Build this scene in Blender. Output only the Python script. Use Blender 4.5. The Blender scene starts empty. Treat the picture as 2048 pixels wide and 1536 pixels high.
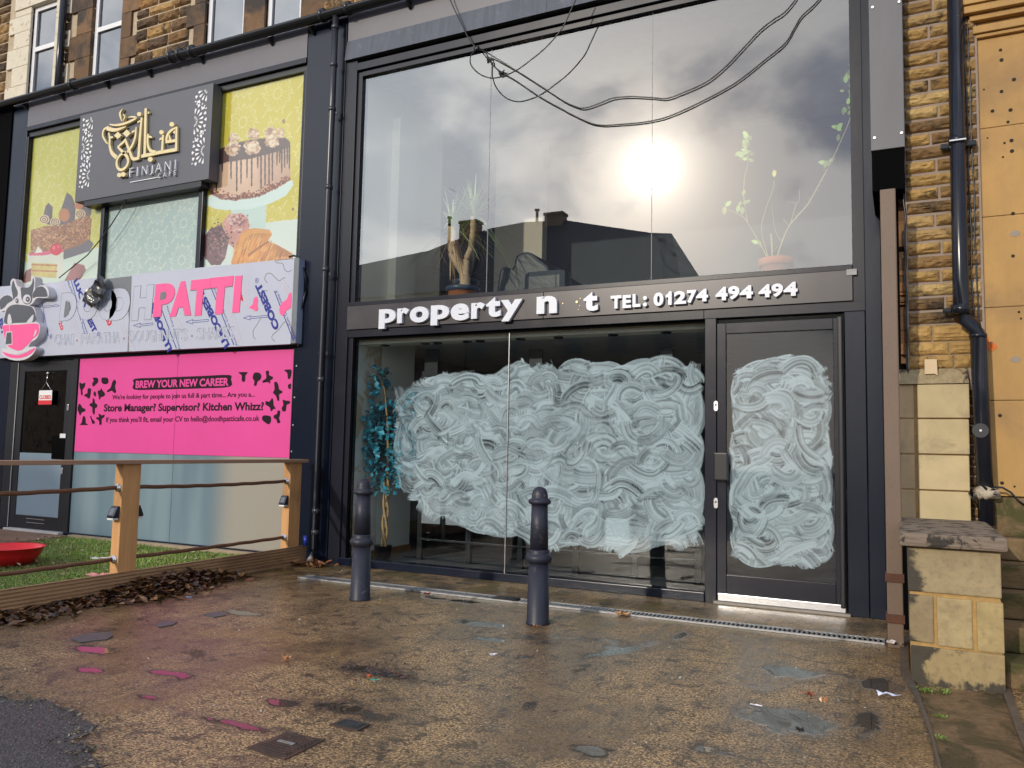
import bpy, bmesh, math, random
import numpy as np
from mathutils import Vector, Matrix
random.seed(7)
RNG = np.random.default_rng(7)
sc = bpy.context.scene
C = sc.collection
R = math.radians

# ------------------------------------------------------------------ camera
EYE = np.array((0.0, -6.8, 1.23)); FPX = 1600.17
YAW, PIT, ROL = R(26.054), R(4.645), R(1.165)
_f = np.array((-math.sin(YAW)*math.cos(PIT), math.cos(YAW)*math.cos(PIT), math.sin(PIT)))
_r0 = np.array((math.cos(YAW), math.sin(YAW), 0.0)); _u0 = np.cross(_r0, _f)
_r = math.cos(ROL)*_r0 + math.sin(ROL)*_u0
_u = -math.sin(ROL)*_r0 + math.cos(ROL)*_u0
cam_d = bpy.data.cameras.new('camera'); cam = bpy.data.objects.new('camera', cam_d); C.objects.link(cam)
cam.matrix_world = Matrix(((_r[0], _u[0], -_f[0], EYE[0]), (_r[1], _u[1], -_f[1], EYE[1]),
                           (_r[2], _u[2], -_f[2], EYE[2]), (0, 0, 0, 1)))
cam_d.sensor_width = 36; cam_d.lens = FPX/2048*36; cam_d.clip_end = 2000; cam_d.clip_start = 0.05
sc.camera = cam

def at(px, py, Y):
    """survey helper: the point of the plane y = Y seen at a photo pixel"""
    v = (px-1024)/FPX*_r - (py-768)/FPX*_u + _f
    t = (Y-EYE[1])/v[1]
    p = EYE + t*v
    return (float(p[0]), float(Y), float(p[2]))
def floor_at(px, py, Z=0.0):
    v = (px-1024)/FPX*_r - (py-768)/FPX*_u + _f
    t = (Z-EYE[2])/v[2]; p = EYE + t*v
    return (float(p[0]), float(p[1]), Z)

# ------------------------------------------------------------------ sky, sun, exposure
SUN = Vector((-9.15, -31.6, 11.78)).normalized()
EL = math.asin(SUN.z); ROT = math.atan2(SUN.x, SUN.y)
sc.view_settings.view_transform = 'Standard'; sc.view_settings.look = 'None'
sc.view_settings.gamma = 1.0; sc.view_settings.exposure = 0.12
try: sc.view_settings.use_curve_mapping = False
except Exception: pass
cy = sc.cycles
cy.use_denoising = True
cy.max_bounces = 8; cy.diffuse_bounces = 5; cy.glossy_bounces = 4; cy.transparent_max_bounces = 16
cy.caustics_reflective = False; cy.caustics_refractive = False
cy.sample_clamp_indirect = 6.0

class NT:
    def __init__(s, tree): s.t = tree; s.n = tree.nodes; s.l = tree.links
    def new(s, typ, **kw):
        n = s.n.new(typ)
        for k, v in kw.items(): setattr(n, k, v)
        return n
    def put(s, sock, v):
        if v is None: return
        if isinstance(v, bpy.types.NodeSocket): s.l.new(v, sock)
        else:
            try: sock.default_value = v
            except Exception:
                sock.default_value = tuple(v) + (1.0,) if hasattr(v, '__len__') and len(v) == 3 else (v, v, v)
    def m(s, op, a, b=None, c=None, clamp=False):
        n = s.new('ShaderNodeMath', operation=op); n.use_clamp = clamp
        s.put(n.inputs[0], a); s.put(n.inputs[1], b); s.put(n.inputs[2], c)
        return n.outputs[0]
    def vm(s, op, a, b=None):
        n = s.new('ShaderNodeVectorMath', operation=op); s.put(n.inputs[0], a); s.put(n.inputs[1], b)
        return n.outputs['Value'] if op in ('DOT_PRODUCT', 'LENGTH') else n.outputs[0]
    def mix(s, fac, a, b, blend='MIX'):
        n = s.new('ShaderNodeMix', data_type='RGBA', blend_type=blend)
        s.put(n.inputs[0], fac); s.put(n.inputs[6], a); s.put(n.inputs[7], b)
        return n.outputs[2]
    def noise(s, vec, scale, detail=4, rough=.55, dist=0.0):
        n = s.new('ShaderNodeTexNoise'); s.put(n.inputs['Vector'], vec)
        s.put(n.inputs['Scale'], scale); s.put(n.inputs['Detail'], detail); s.put(n.inputs['Roughness'], rough); s.put(n.inputs['Distortion'], dist)
        return n.outputs[0]
    def ramp(s, fac, a, b):      # smooth 0..1 between a and b
        n = s.new('ShaderNodeMapRange', interpolation_type='SMOOTHSTEP')
        s.put(n.inputs[0], fac); s.put(n.inputs[1], a); s.put(n.inputs[2], b)
        return n.outputs[0]
    def scale(s, vec, xyz):
        n = s.new('ShaderNodeMapping'); s.put(n.inputs[0], vec); n.inputs[3].default_value = xyz
        return n.outputs[0]
    def pos(s): return s.new('ShaderNodeNewGeometry').outputs['Position']
    def xyz(s, v):
        n = s.new('ShaderNodeSeparateXYZ'); s.put(n.inputs[0], v); return n.outputs

world = bpy.data.worlds.new('World'); sc.world = world; world.use_nodes = True
w = NT(world.node_tree); w.n.clear()
dirv = w.vm('NORMALIZE', w.new('ShaderNodeTexCoord').outputs['Generated'])
sky = w.new('ShaderNodeTexSky', sky_type='NISHITA'); sky.sun_disc = False
sky.sun_elevation = EL; sky.sun_rotation = ROT; sky.air_density = 1.0; sky.dust_density = 1.5
dx, dy, dz = w.xyz(dirv)
zz = w.m('ADD', w.m('MAXIMUM', dz, 0.0), 0.22)
comb = w.new('ShaderNodeCombineXYZ'); w.put(comb.inputs[0], w.m('DIVIDE', dx, zz)); w.put(comb.inputs[1], w.m('DIVIDE', dy, zz))
flat = w.scale(dirv, (1, 1, 1.5))
cl = w.noise(w.vm('ADD', flat, (.37, 1.9, 4.2)), 4.2, 11, .50, .35)
cl2 = w.noise(w.vm('ADD', comb.outputs[0], (3.1, 1.7, .4)), 1.1, 4, .5, .3)
dot = w.vm('DOT_PRODUCT', dirv, tuple(SUN))
def angle_to(v): return w.m('DEGREES', w.m('ARCCOSINE', w.m('MINIMUM', w.vm('DOT_PRODUCT', dirv, tuple(v)), 0.99999)))
ang = angle_to(SUN)
def gauss(sig, amp, a=None): return w.m('MULTIPLY', w.m('EXPONENT', w.m('MULTIPLY', w.m('POWER', w.m('DIVIDE', a or ang, sig), 2.0), -1.0)), amp)
thick = w.ramp(w.m('ADD', w.m('MULTIPLY', cl, .8), w.m('MULTIPLY', cl2, .2)), .43, .565)
shade = w.mix(thick, (2.5, 3.1, 4.6, 1), (9.3, 9.4, 9.8, 1))
# the thin bright veil high on one side, and the cloud lit through round the sun
_v = (790-1024)/FPX*_r - (310-768)/FPX*_u + _f
veil = angle_to(Vector((_v[0], -_v[1], _v[2])).normalized())
low = angle_to(Vector((SUN.x-.10, SUN.y, SUN.z-.10)).normalized())
near = w.m('ADD', w.m('MULTIPLY', gauss(5.5, 9.5), w.m('ADD', thick, .1)), w.m('MULTIPLY', gauss(8.5, 3.6, low), w.m('ADD', w.m('MULTIPLY', thick, .7), .3)))
glow = w.vm('ADD', w.mix(1.0, (1.0, .80, .58, 1), near, 'MULTIPLY'), w.mix(1.0, (1.0, .93, .80, 1), w.m('ADD', gauss(1.0, 120.0), gauss(2.8, 16.0)), 'MULTIPLY'))
glow = w.vm('ADD', glow, w.mix(1.0, (.94, 1.0, .98, 1), gauss(15.0, 7.5, veil), 'MULTIPLY'))
skyc = w.vm('ADD', w.mix(.88, sky.outputs[0], shade), glow)
bg = w.new('ShaderNodeBackground'); w.put(bg.inputs[0], skyc); bg.inputs[1].default_value = 0.15
w.l.new(bg.outputs[0], w.new('ShaderNodeOutputWorld').inputs[0])

sun_d = bpy.data.lights.new('sun', 'SUN'); sun_d.energy = 2.1; sun_d.angle = R(0.6); sun_d.color = (1.0, .90, .76)
sun = bpy.data.objects.new('sun', sun_d); C.objects.link(sun)
sun.rotation_euler = SUN.to_track_quat('Z', 'Y').to_euler(); sun.location = SUN*40

# ------------------------------------------------------------------ helpers
def S(r, g, b):              # 8-bit sRGB to linear
    f = lambda c: c/12.92 if c <= .04045 else ((c+.055)/1.055)**2.4
    return (f(r/255), f(g/255), f(b/255))
def lin(a):
    a = np.asarray(a, float)/255
    return np.where(a <= .04045, a/12.92, ((a+.055)/1.055)**2.4)

MATS = {}
def mat(name, col, rough=.5, metal=0.0, vary=.12, vs=6.0, bump=0.0, bs=60.0, stretch=(1, 1, 1), attr=None, coat=0.0, spec=.5, dirt=None, dirts=2.5, dirtlo=.5, dirthi=.7, rvary=.0):
    """procedural surface: base colour broken up by noise, optional dirt of its own shape, bump"""
    if name in MATS: return MATS[name]
    m = bpy.data.materials.new(name); m.use_nodes = True; t = NT(m.node_tree)
    b = t.n['Principled BSDF']; p = t.scale(t.pos(), stretch)
    n1 = t.noise(p, vs, 6, .6)
    if attr:
        a = t.new('ShaderNodeAttribute', attribute_name=attr); base = a.outputs['Color']
    else: base = tuple(col) + (1,)
    v = t.m('ADD', t.m('MULTIPLY', t.m('SUBTRACT', n1, .5), vary*4), 1.0)
    cc = t.mix(1.0, base, v, 'MULTIPLY')
    if dirt is not None:
        dn = t.ramp(t.noise(t.pos(), dirts, 7, .65, .5), dirtlo, dirthi)
        cc = t.mix(dn, cc, tuple(dirt) + (1,))
    t.put(b.inputs['Base Color'], cc)
    b.inputs['Metallic'].default_value = metal
    if rvary: t.put(b.inputs['Roughness'], t.m('ADD', t.m('MULTIPLY', t.noise(p, vs*.7, 5), rvary), rough-rvary*.5, clamp=True))
    else: b.inputs['Roughness'].default_value = rough
    b.inputs['Coat Weight'].default_value = coat
    b.inputs['Specular IOR Level'].default_value = spec
    if bump:
        bp = t.new('ShaderNodeBump'); bp.inputs['Strength'].default_value = bump; bp.inputs['Distance'].default_value = .01
        t.put(bp.inputs['Height'], t.noise(p, bs, 5, .6)); t.put(b.inputs['Normal'], bp.outputs[0])
    MATS[name] = m
    return m

def glass_mat(name, refl, tint):
    if name in MATS: return MATS[name]
    m = bpy.data.materials.new(name); m.use_nodes = True; t = NT(m.node_tree); t.n.clear()
    gl = t.new('ShaderNodeBsdfGlossy'); gl.inputs['Roughness'].default_value = .0; gl.inputs['Color'].default_value = (1, 1, 1, 1)
    tr = t.new('ShaderNodeBsdfTransparent'); tr.inputs[0].default_value = tuple(tint) + (1,)
    fr = t.new('ShaderNodeFresnel'); fr.inputs[0].default_value = 1.5
    geo = t.new('ShaderNodeNewGeometry')
    # a faint waviness of real panes
    bp = t.new('ShaderNodeBump'); bp.inputs['Strength'].default_value = .007; bp.inputs['Distance'].default_value = .01
    t.put(bp.inputs['Height'], t.noise(geo.outputs['Position'], 1.3, 2)); t.put(gl.inputs['Normal'], bp.outputs[0])
    fac = t.m('MULTIPLY', t.m('ADD', t.m('MULTIPLY', fr.outputs[0], 1.0), refl-.04), t.m('SUBTRACT', 1.0, geo.outputs['Backfacing']), clamp=True)
    mx = t.new('ShaderNodeMixShader'); t.put(mx.inputs[0], fac); t.l.new(tr.outputs[0], mx.inputs[1]); t.l.new(gl.outputs[0], mx.inputs[2])
    t.l.new(mx.outputs[0], t.new('ShaderNodeOutputMaterial').inputs[0])
    MATS[name] = m; return m

WPOS = {}
class MB:
    """collects shapes and links them as ONE mesh object"""
    def __init__(s): s.v = []; s.f = []; s.c = []; s.smooth = []
    def add(s, vs, fs, col=None, smooth=False):
        o = len(s.v); s.v += [tuple(map(float, v)) for v in vs]
        s.f += [tuple(i+o for i in f) for f in fs]; s.smooth += [smooth]*len(fs)
        s.c += [tuple(col) if col is not None else (1, 1, 1)]*len(vs); return s
    def box(s, x0, x1, y0, y1, z0, z1, col=None):
        return s.add([(x0,y0,z0),(x1,y0,z0),(x1,y1,z0),(x0,y1,z0),(x0,y0,z1),(x1,y0,z1),(x1,y1,z1),(x0,y1,z1)],
                     [(0,3,2,1),(4,5,6,7),(0,1,5,4),(1,2,6,5),(2,3,7,6),(3,0,4,7)], col)
    def prism(s, poly, y0, y1, col=None):          # polygon in x,z extruded in y; y0 is the front
        a = sum(poly[i][0]*poly[(i+1) % len(poly)][1]-poly[(i+1) % len(poly)][0]*poly[i][1] for i in range(len(poly)))
        if a < 0: poly = poly[::-1]
        n = len(poly)
        vs = [(x, y0, z) for x, z in poly] + [(x, y1, z) for x, z in poly]
        fs = [tuple(range(n)), tuple(range(2*n-1, n-1, -1))] + [(i, i+n, (i+1) % n+n, (i+1) % n) for i in range(n)]
        return s.add(vs, fs, col)
    def tube(s, pts, r, n=8, col=None, caps=True):
        P = [np.array(p, float) for p in pts]; rr = r if hasattr(r, '__len__') else [r]*len(P)
        vs = []; fs = []; up = np.array((0, 0, 1.0))
        for i, p in enumerate(P):
            t = P[min(i+1, len(P)-1)]-P[max(i-1, 0)]; t = t/(np.linalg.norm(t)+1e-9)
            a = np.cross(t, up)
            if np.linalg.norm(a) < .15: a = np.cross(t, np.array((0, 1.0, 0)))
            a /= np.linalg.norm(a); b = np.cross(a, t)
            for k in range(n):
                q = 2*math.pi*k/n; vs.append(p + rr[i]*(math.cos(q)*a+math.sin(q)*b))
        for i in range(len(P)-1):
            for k in range(n): fs.append((i*n+k, i*n+(k+1) % n, (i+1)*n+(k+1) % n, (i+1)*n+k))
        if caps: fs += [tuple(range(n-1, -1, -1)), tuple(range((len(P)-1)*n, len(P)*n))]
        return s.add(vs, fs, col, True)
    def lathe(s, prof, cx, cyy, n=24, col=None):   # prof: (radius, z)
        vs = [(cx+r*math.cos(2*math.pi*k/n), cyy+r*math.sin(2*math.pi*k/n), z) for r, z in prof for k in range(n)]
        fs = [(i*n+k, i*n+(k+1) % n, (i+1)*n+(k+1) % n, (i+1)*n+k) for i in range(len(prof)-1) for k in range(n)]
        fs += [tuple(range(n-1, -1, -1)), tuple(range((len(prof)-1)*n, len(prof)*n))]
        return s.add(vs, fs, col, True)
    def stroke(s, pts, wd, y0, y1):                # flat pen stroke in x,z
        P = [np.array(p, float) for p in pts]; W = wd if hasattr(wd, '__len__') else [wd]*len(P)
        L = []; Rr = []
        for i, p in enumerate(P):
            t = P[min(i+1, len(P)-1)]-P[max(i-1, 0)]; t /= (np.linalg.norm(t)+1e-9); nn = np.array((-t[1], t[0]))
            L.append(p+nn*W[i]/2); Rr.append(p-nn*W[i]/2)
        return s.strip(L, Rr, y0, y1)
    def strip(s, L, Rr, y0, y1):
        n = len(L); vs = []
        for a, b in zip(L, Rr): vs += [(a[0], y0, a[1]), (b[0], y0, b[1]), (a[0], y1, a[1]), (b[0], y1, b[1])]
        fs = []
        for i in range(n-1):
            o = 4*i; q = o+4
            fs += [(o, o+1, q+1, q), (o+2, q+2, q+3, o+3), (o, q, q+2, o+2), (o+1, o+3, q+3, q+1)]
        fs += [(0, 2, 3, 1), (4*n-4, 4*n-3, 4*n-1, 4*n-2)]
        return s.add(vs, fs)
    def build(s, name, m, parent=None, bevel=0.0, label=None, attr=False, recalc=False):
        me = bpy.data.meshes.new(name)
        V = np.array(s.v, float); lo, hi = V.min(0), V.max(0)
        org = np.array(((lo[0]+hi[0])/2, (lo[1]+hi[1])/2, lo[2]))
        me.from_pydata([tuple(v) for v in V-org], [], s.f)
        if attr:
            a = me.color_attributes.new('Col', 'FLOAT_COLOR', 'POINT')
            a.data.foreach_set('color', np.concatenate([np.array(s.c), np.ones((len(s.c), 1))], 1).astype(np.float32).ravel())
        me.polygons.foreach_set('use_smooth', s.smooth)
        if bevel or recalc:
            bm = bmesh.new(); bm.from_mesh(me)
            if recalc: bmesh.ops.recalc_face_normals(bm, faces=bm.faces)
            if bevel:
                bmesh.ops.bevel(bm, geom=[e for e in bm.edges if len(e.link_faces) == 2 and e.calc_face_angle(0) > .5],
                                offset=bevel, segments=2, affect='EDGES', profile=.6, clamp_overlap=True)
            bm.to_mesh(me); bm.free()
        me.materials.append(m)
        return place(bpy.data.objects.new(name, me), org, parent, label)
def place(o, org, parent=None, label=None):
    C.objects.link(o); WPOS[o.name] = np.array(org, float)
    if parent is not None:
        o.parent = parent; o.location = Vector(np.array(org)-WPOS[parent.name])
    else: o.location = Vector(org)
    if label: o['label'] = label
    return o
def thing(name, label, cat, loc=(0, 0, 0), group=None):
    o = bpy.data.objects.new(name, None); o.empty_display_size = .2
    place(o, np.array(loc, float)); o['label'] = label; o['category'] = cat
    if group: o['group'] = group
    return o
def tag(o, label, cat, group=None):
    o['label'] = label; o['category'] = cat
    if group: o['group'] = group
    return o
def struct(o, kind='structure'): o['kind'] = kind; return o
def copy_tree(o, parent=None):
    c = o.copy(); C.objects.link(c); WPOS[c.name] = WPOS[o.name]
    c.parent = parent
    for ch in list(o.children): copy_tree(ch, c)
    return c

def text_mesh(body, bold=0.0, shear=0.0, spacing=1.0, depth=.0):
    cu = bpy.data.curves.new('lettering', 'FONT'); cu.body = body; cu.size = 1; cu.offset = bold; cu.shear = shear
    cu.space_character = spacing; cu.extrude = .1; cu.fill_mode = 'BOTH'; cu.resolution_u = 4
    ob = bpy.data.objects.new('lettering', cu); C.objects.link(ob)
    dg = bpy.context.evaluated_depsgraph_get(); dg.update()
    me = bpy.data.meshes.new_from_object(ob.evaluated_get(dg))
    V = np.array([v.co[:] for v in me.vertices]); F = [tuple(p.vertices) for p in me.polygons]
    bpy.data.objects.remove(ob); bpy.data.meshes.remove(me); bpy.data.curves.remove(cu)
    return V, F
def lettering(name, body, x0, x1, z0, z1, y, depth, m, parent, bold=.0, shear=.0, spacing=1.0, slope=0.0, rot=None, capfit=None, label=None):
    """fit a word between x0..x1 and z0..z1 on the plane y (front), facing -y"""
    V, F = text_mesh(body, bold, shear, spacing)
    if capfit:                                     # heights measured on a reference letter, descenders hang below
        Vc, _ = text_mesh(capfit, bold, shear, spacing); lo, hi = Vc[:, 1].min(), Vc[:, 1].max()
    else: lo, hi = V[:, 1].min(), V[:, 1].max()
    X = (V[:, 0]-V[:, 0].min())/(np.ptp(V[:, 0])+1e-9); Z = (V[:, 1]-lo)/(hi-lo+1e-9)
    if rot is None:
        W = np.stack([x0+(x1-x0)*X, np.where(V[:, 2] > 0, y, y+depth), z0+(z1-z0)*Z+slope*(x1-x0)*X], 1)
    else:                                          # rot: (cx,cz,length,height,angle) of the left baseline end
        cx, cz, L, H, A = rot; ca, sa = math.cos(A), math.sin(A)
        u, v_ = X*L, Z*H
        W = np.stack([cx+u*ca-v_*sa, np.where(V[:, 2] > 0, y, y+depth), cz+u*sa+v_*ca], 1)
    mb = MB(); mb.v = [tuple(p) for p in W]; mb.f = F; mb.smooth = [False]*len(F); mb.c = [(1, 1, 1)]*len(W)
    return mb.build(name, m, parent, label=label)

def vnoise(shape, cells, seed=0):                  # smooth value noise 0..1 as an array
    g = np.random.default_rng(seed); gy, gx = cells
    a = g.random((gy+2, gx+2)); ys = np.linspace(0, gy, shape[0]); xs = np.linspace(0, gx, shape[1])
    yi = ys.astype(int); xi = xs.astype(int); fy = (ys-yi); fx = (xs-xi)
    fy = (fy*fy*(3-2*fy))[:, None]; fx = (fx*fx*(3-2*fx))[None]
    A = a[np.ix_(yi, xi)]; B = a[np.ix_(yi, xi+1)]; D = a[np.ix_(yi+1, xi)]; E = a[np.ix_(yi+1, xi+1)]
    return (A*(1-fx)+B*fx)*(1-fy)+(D*(1-fx)+E*fx)*fy

def grid_mesh(name, x0, x1, z0, z1, y, nx, nz, m, parent, rgb=None, alpha=None, label=None):
    """an upright sheet facing -y with a fine grid that carries printed colour or paint thickness"""
    xs = np.linspace(x0, x1, nx); zs = np.linspace(z0, z1, nz)
    X, Z = np.meshgrid(xs, zs); org = np.array(((x0+x1)/2, y, z0))
    V = np.stack([X-org[0], np.zeros_like(X), Z-org[2]], -1).reshape(-1, 3).astype(np.float32)
    I = np.arange(nx*nz).reshape(nz, nx)
    Q = np.stack([I[:-1, :-1], I[:-1, 1:], I[1:, 1:], I[1:, :-1]], -1).reshape(-1, 4)
    if alpha is not None:                          # leave bare glass bare
        a = alpha.ravel(); keep = a[Q].max(1) > .02; Q = Q[keep]
    me = bpy.data.meshes.new(name); me.vertices.add(len(V)); me.vertices.foreach_set('co', V.ravel())
    me.loops.add(Q.size); me.loops.foreach_set('vertex_index', Q.ravel().astype(np.int32))
    me.polygons.add(len(Q)); me.polygons.foreach_set('loop_start', np.arange(0, Q.size, 4, dtype=np.int32))
    me.update(calc_edges=True); me.validate()
    if rgb is not None:
        at_ = me.color_attributes.new('Col', 'FLOAT_COLOR', 'POINT')
        at_.data.foreach_set('color', np.concatenate([rgb.reshape(-1, 3), np.ones((nx*nz, 1))], 1).astype(np.float32).ravel())
    if alpha is not None:
        at_ = me.attributes.new('Coat', 'FLOAT', 'POINT'); at_.data.foreach_set('value', alpha.ravel().astype(np.float32))
    me.materials.append(m)
    return place(bpy.data.objects.new(name, me), org, parent, label)

class Canvas:
    """a printed picture: colours on the grid of an upright sheet, shapes given by photo pixels on plane Y"""
    def __init__(s, x0, x1, z0, z1, nx, nz, Y, bg):
        s.b = (x0, x1, z0, z1); s.Y = Y; s.X, s.Z = np.meshgrid(np.linspace(x0, x1, nx), np.linspace(z0, z1, nz))
        s.rgb = np.ones((nz, nx, 3))*lin(bg)
    def map(s, pts, zoom):
        ox, oz, k = zoom; return [(lambda p: (p[0], p[2]))(at(ox+x/k, oz+y/k, s.Y)) for x, y in pts]
    def inside(s, P):
        m = np.zeros(s.X.shape, bool); n = len(P)
        for i in range(n):
            (xa, za), (xb, zb) = P[i], P[(i+1) % n]
            if za == zb: continue
            c = ((za > s.Z) != (zb > s.Z)) & (s.X < (xb-xa)*(s.Z-za)/(zb-za)+xa); m ^= c
        return m
    def put(s, m, col, var=0.0, cells=(40, 24), seed=1, a=1.0):
        c = lin(col)[None, None]*np.ones_like(s.rgb)
        if var: c = c*np.clip(1+var*(vnoise(s.X.shape, cells, seed)-.5)*2, .1, 2)[..., None]
        mm = (m.astype(float) if m.dtype == bool else m)[..., None]*a
        s.rgb = s.rgb*(1-mm)+c*mm
    def poly(s, pts, zoom, col, **k): s.put(s.inside(s.map(pts, zoom)), col, **k)
    def ell(s, cx, cyy, rx, ry, zoom, col, **k):
        s.poly([(cx+rx*math.cos(q), cyy+ry*math.sin(q)) for q in np.linspace(0, 2*math.pi, 28)[:-1]], zoom, col, **k)
    def rosettes(s, col, a, pitch=.52, wd=.10):
        x0, x1, z0, z1 = s.b; line = np.zeros_like(s.X)
        gx = np.round((s.X-x0)/pitch); dx = s.X-x0-gx*pitch; off = np.where(gx % 2 == 0, 0, pitch/2)
        gz = np.round((s.Z-z0-off)/pitch); dz = s.Z-z0-off-gz*pitch
        r = np.hypot(dx, dz)/pitch; th = np.arctan2(dz, dx)
        pet = np.abs(np.sin(th*6)); edge = .30+.12*np.abs(np.cos(th*6))
        line = np.maximum(line, ((pet < .22/(r*5+.3)) & (r > .13) & (r < edge)).astype(float))
        line = np.maximum(line, (np.abs(r-.12) < .018).astype(float))
        line = np.maximum(line, (np.abs(r-edge) < .02).astype(float))
        line = np.maximum(line, ((np.abs(np.sin(th*3+.5)) < .10) & (r > edge)).astype(float))
        s.put(line, col, a=a)
    def make(s, name, m, parent, label=None):
        x0, x1, z0, z1 = s.b
        return grid_mesh(name, x0, x1, z0, z1, s.Y, s.X.shape[1], s.X.shape[0], m, parent, rgb=s.rgb, label=label)

# ------------------------------------------------------------------ materials
m_dark = mat('dark_powder_coat', (.013, .014, .022), .24, spec=.34, vary=.10, vs=1.6, bump=.03, bs=25, dirt=(.040, .039, .046), dirts=1.3, dirtlo=.52, dirthi=.8, stretch=(1, 1, .35), rvary=.2)
m_dark2 = mat('dark_panel', (.005, .009, .021), .24, spec=.34, vary=.12, vs=2.0, stretch=(1, 1, .3), bump=.03, bs=20, rvary=.2)
m_black = mat('black_frame', (.012, .012, .015), .35, vary=.1)
m_void = mat('unlit_black', (.0025, .0025, .003), .9, spec=.05)
m_flash = mat('lead_flashing', (.075, .085, .105), .36, vary=.22, vs=9, stretch=(3, 1, .25), metal=.2, dirt=(.15, .155, .17), dirts=6, dirtlo=.55, dirthi=.75)
m_gutter = mat('gutter_plastic', (.010, .011, .014), .28, vary=.1)
m_pipe = mat('painted_pipe', (.010, .012, .019), .2, spec=.35, vary=.15, vs=12, dirt=(.05, .05, .05), dirts=14, dirtlo=.68, dirthi=.74)
m_box = mat('grey_shutter_box', (.09, .09, .105), .45, vary=.16, vs=4, stretch=(1, 1, .35), dirt=(.10, .10, .11), dirts=5, dirtlo=.55, dirthi=.8)
m_screw = mat('screw_zinc', (.55, .55, .56), .35, metal=.8)
m_steel = mat('brown_steel', (.145, .098, .068), .55, vary=.10, vs=3, dirt=(.09, .06, .05), dirts=75, dirtlo=.60, dirthi=.66, bump=.10, bs=120)
m_rust = mat('rust', (.09, .035, .02), .8, vary=.3, vs=30, bump=.3, bs=80)
m_cream = mat('cream_plaster', (.93, .87, .74), .8, vary=.03, vs=3)
m_tan = mat('tan_wall', (.68, .61, .52), .8, vary=.05, vs=2)
m_patch = mat('stripped_plaster', (.74, .70, .60), .85, vary=.1, vs=5, dirt=(.55, .40, .25), dirts=2.2, dirtlo=.50, dirthi=.56, bump=.2, bs=40)
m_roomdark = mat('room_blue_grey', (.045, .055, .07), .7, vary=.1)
m_ceiling = mat('room_ceiling', (.80, .80, .78), .8)
m_carpet = mat('carpet', (.055, .055, .062), .9, vary=.3, vs=60)
m_skirt = mat('skirting_wood', (.36, .17, .065), .5, vary=.2, vs=12, stretch=(1, 1, 6))
m_alu = mat('aluminium', (.72, .72, .74), .25, metal=.9, vary=.05)
m_letter = mat('white_letter', (.66, .69, .76), .3, vary=.04, vs=12)
m_letterside = mat('letter_edge', (.12, .12, .13), .5)
g_up = glass_mat('upper_glass', .20, (.92, .94, .92))
g_low = glass_mat('lower_glass', .05, (.87, .915, .93))
g_cafe = glass_mat('cafe_glass', .05, (.93, .95, .94))
g_win = glass_mat('house_glass', .24, (.35, .38, .42))

def coat_material():
    m = bpy.data.materials.new('whitewash'); m.use_nodes = True; t = NT(m.node_tree); t.n.clear()
    a = t.new('ShaderNodeAttribute', attribute_name='Coat')
    d = t.new('ShaderNodeBsdfDiffuse'); d.inputs[0].default_value = (.84, .88, .90, 1)
    tl = t.new('ShaderNodeBsdfTranslucent'); tl.inputs[0].default_value = (.84, .88, .90, 1)
    ds = t.new('ShaderNodeMixShader'); ds.inputs[0].default_value = .25; t.l.new(d.outputs[0], ds.inputs[1]); t.l.new(tl.outputs[0], ds.inputs[2])
    tr = t.new('ShaderNodeBsdfTransparent'); mx = t.new('ShaderNodeMixShader')
    t.put(mx.inputs[0], a.outputs['Fac']); t.l.new(tr.outputs[0], mx.inputs[1]); t.l.new(ds.outputs[0], mx.inputs[2])
    t.l.new(mx.outputs[0], t.new('ShaderNodeOutputMaterial').inputs[0]); return m
m_wash = coat_material()

def print_material(name, rough=.45):
    m = bpy.data.materials.new(name); m.use_nodes = True; t = NT(m.node_tree)
    a = t.new('ShaderNodeAttribute', attribute_name='Col')
    t.put(t.n['Principled BSDF'].inputs['Base Color'], a.outputs['Color']); t.n['Principled BSDF'].inputs['Roughness'].default_value = rough
    return m
m_print = print_material('vinyl_print')

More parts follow.
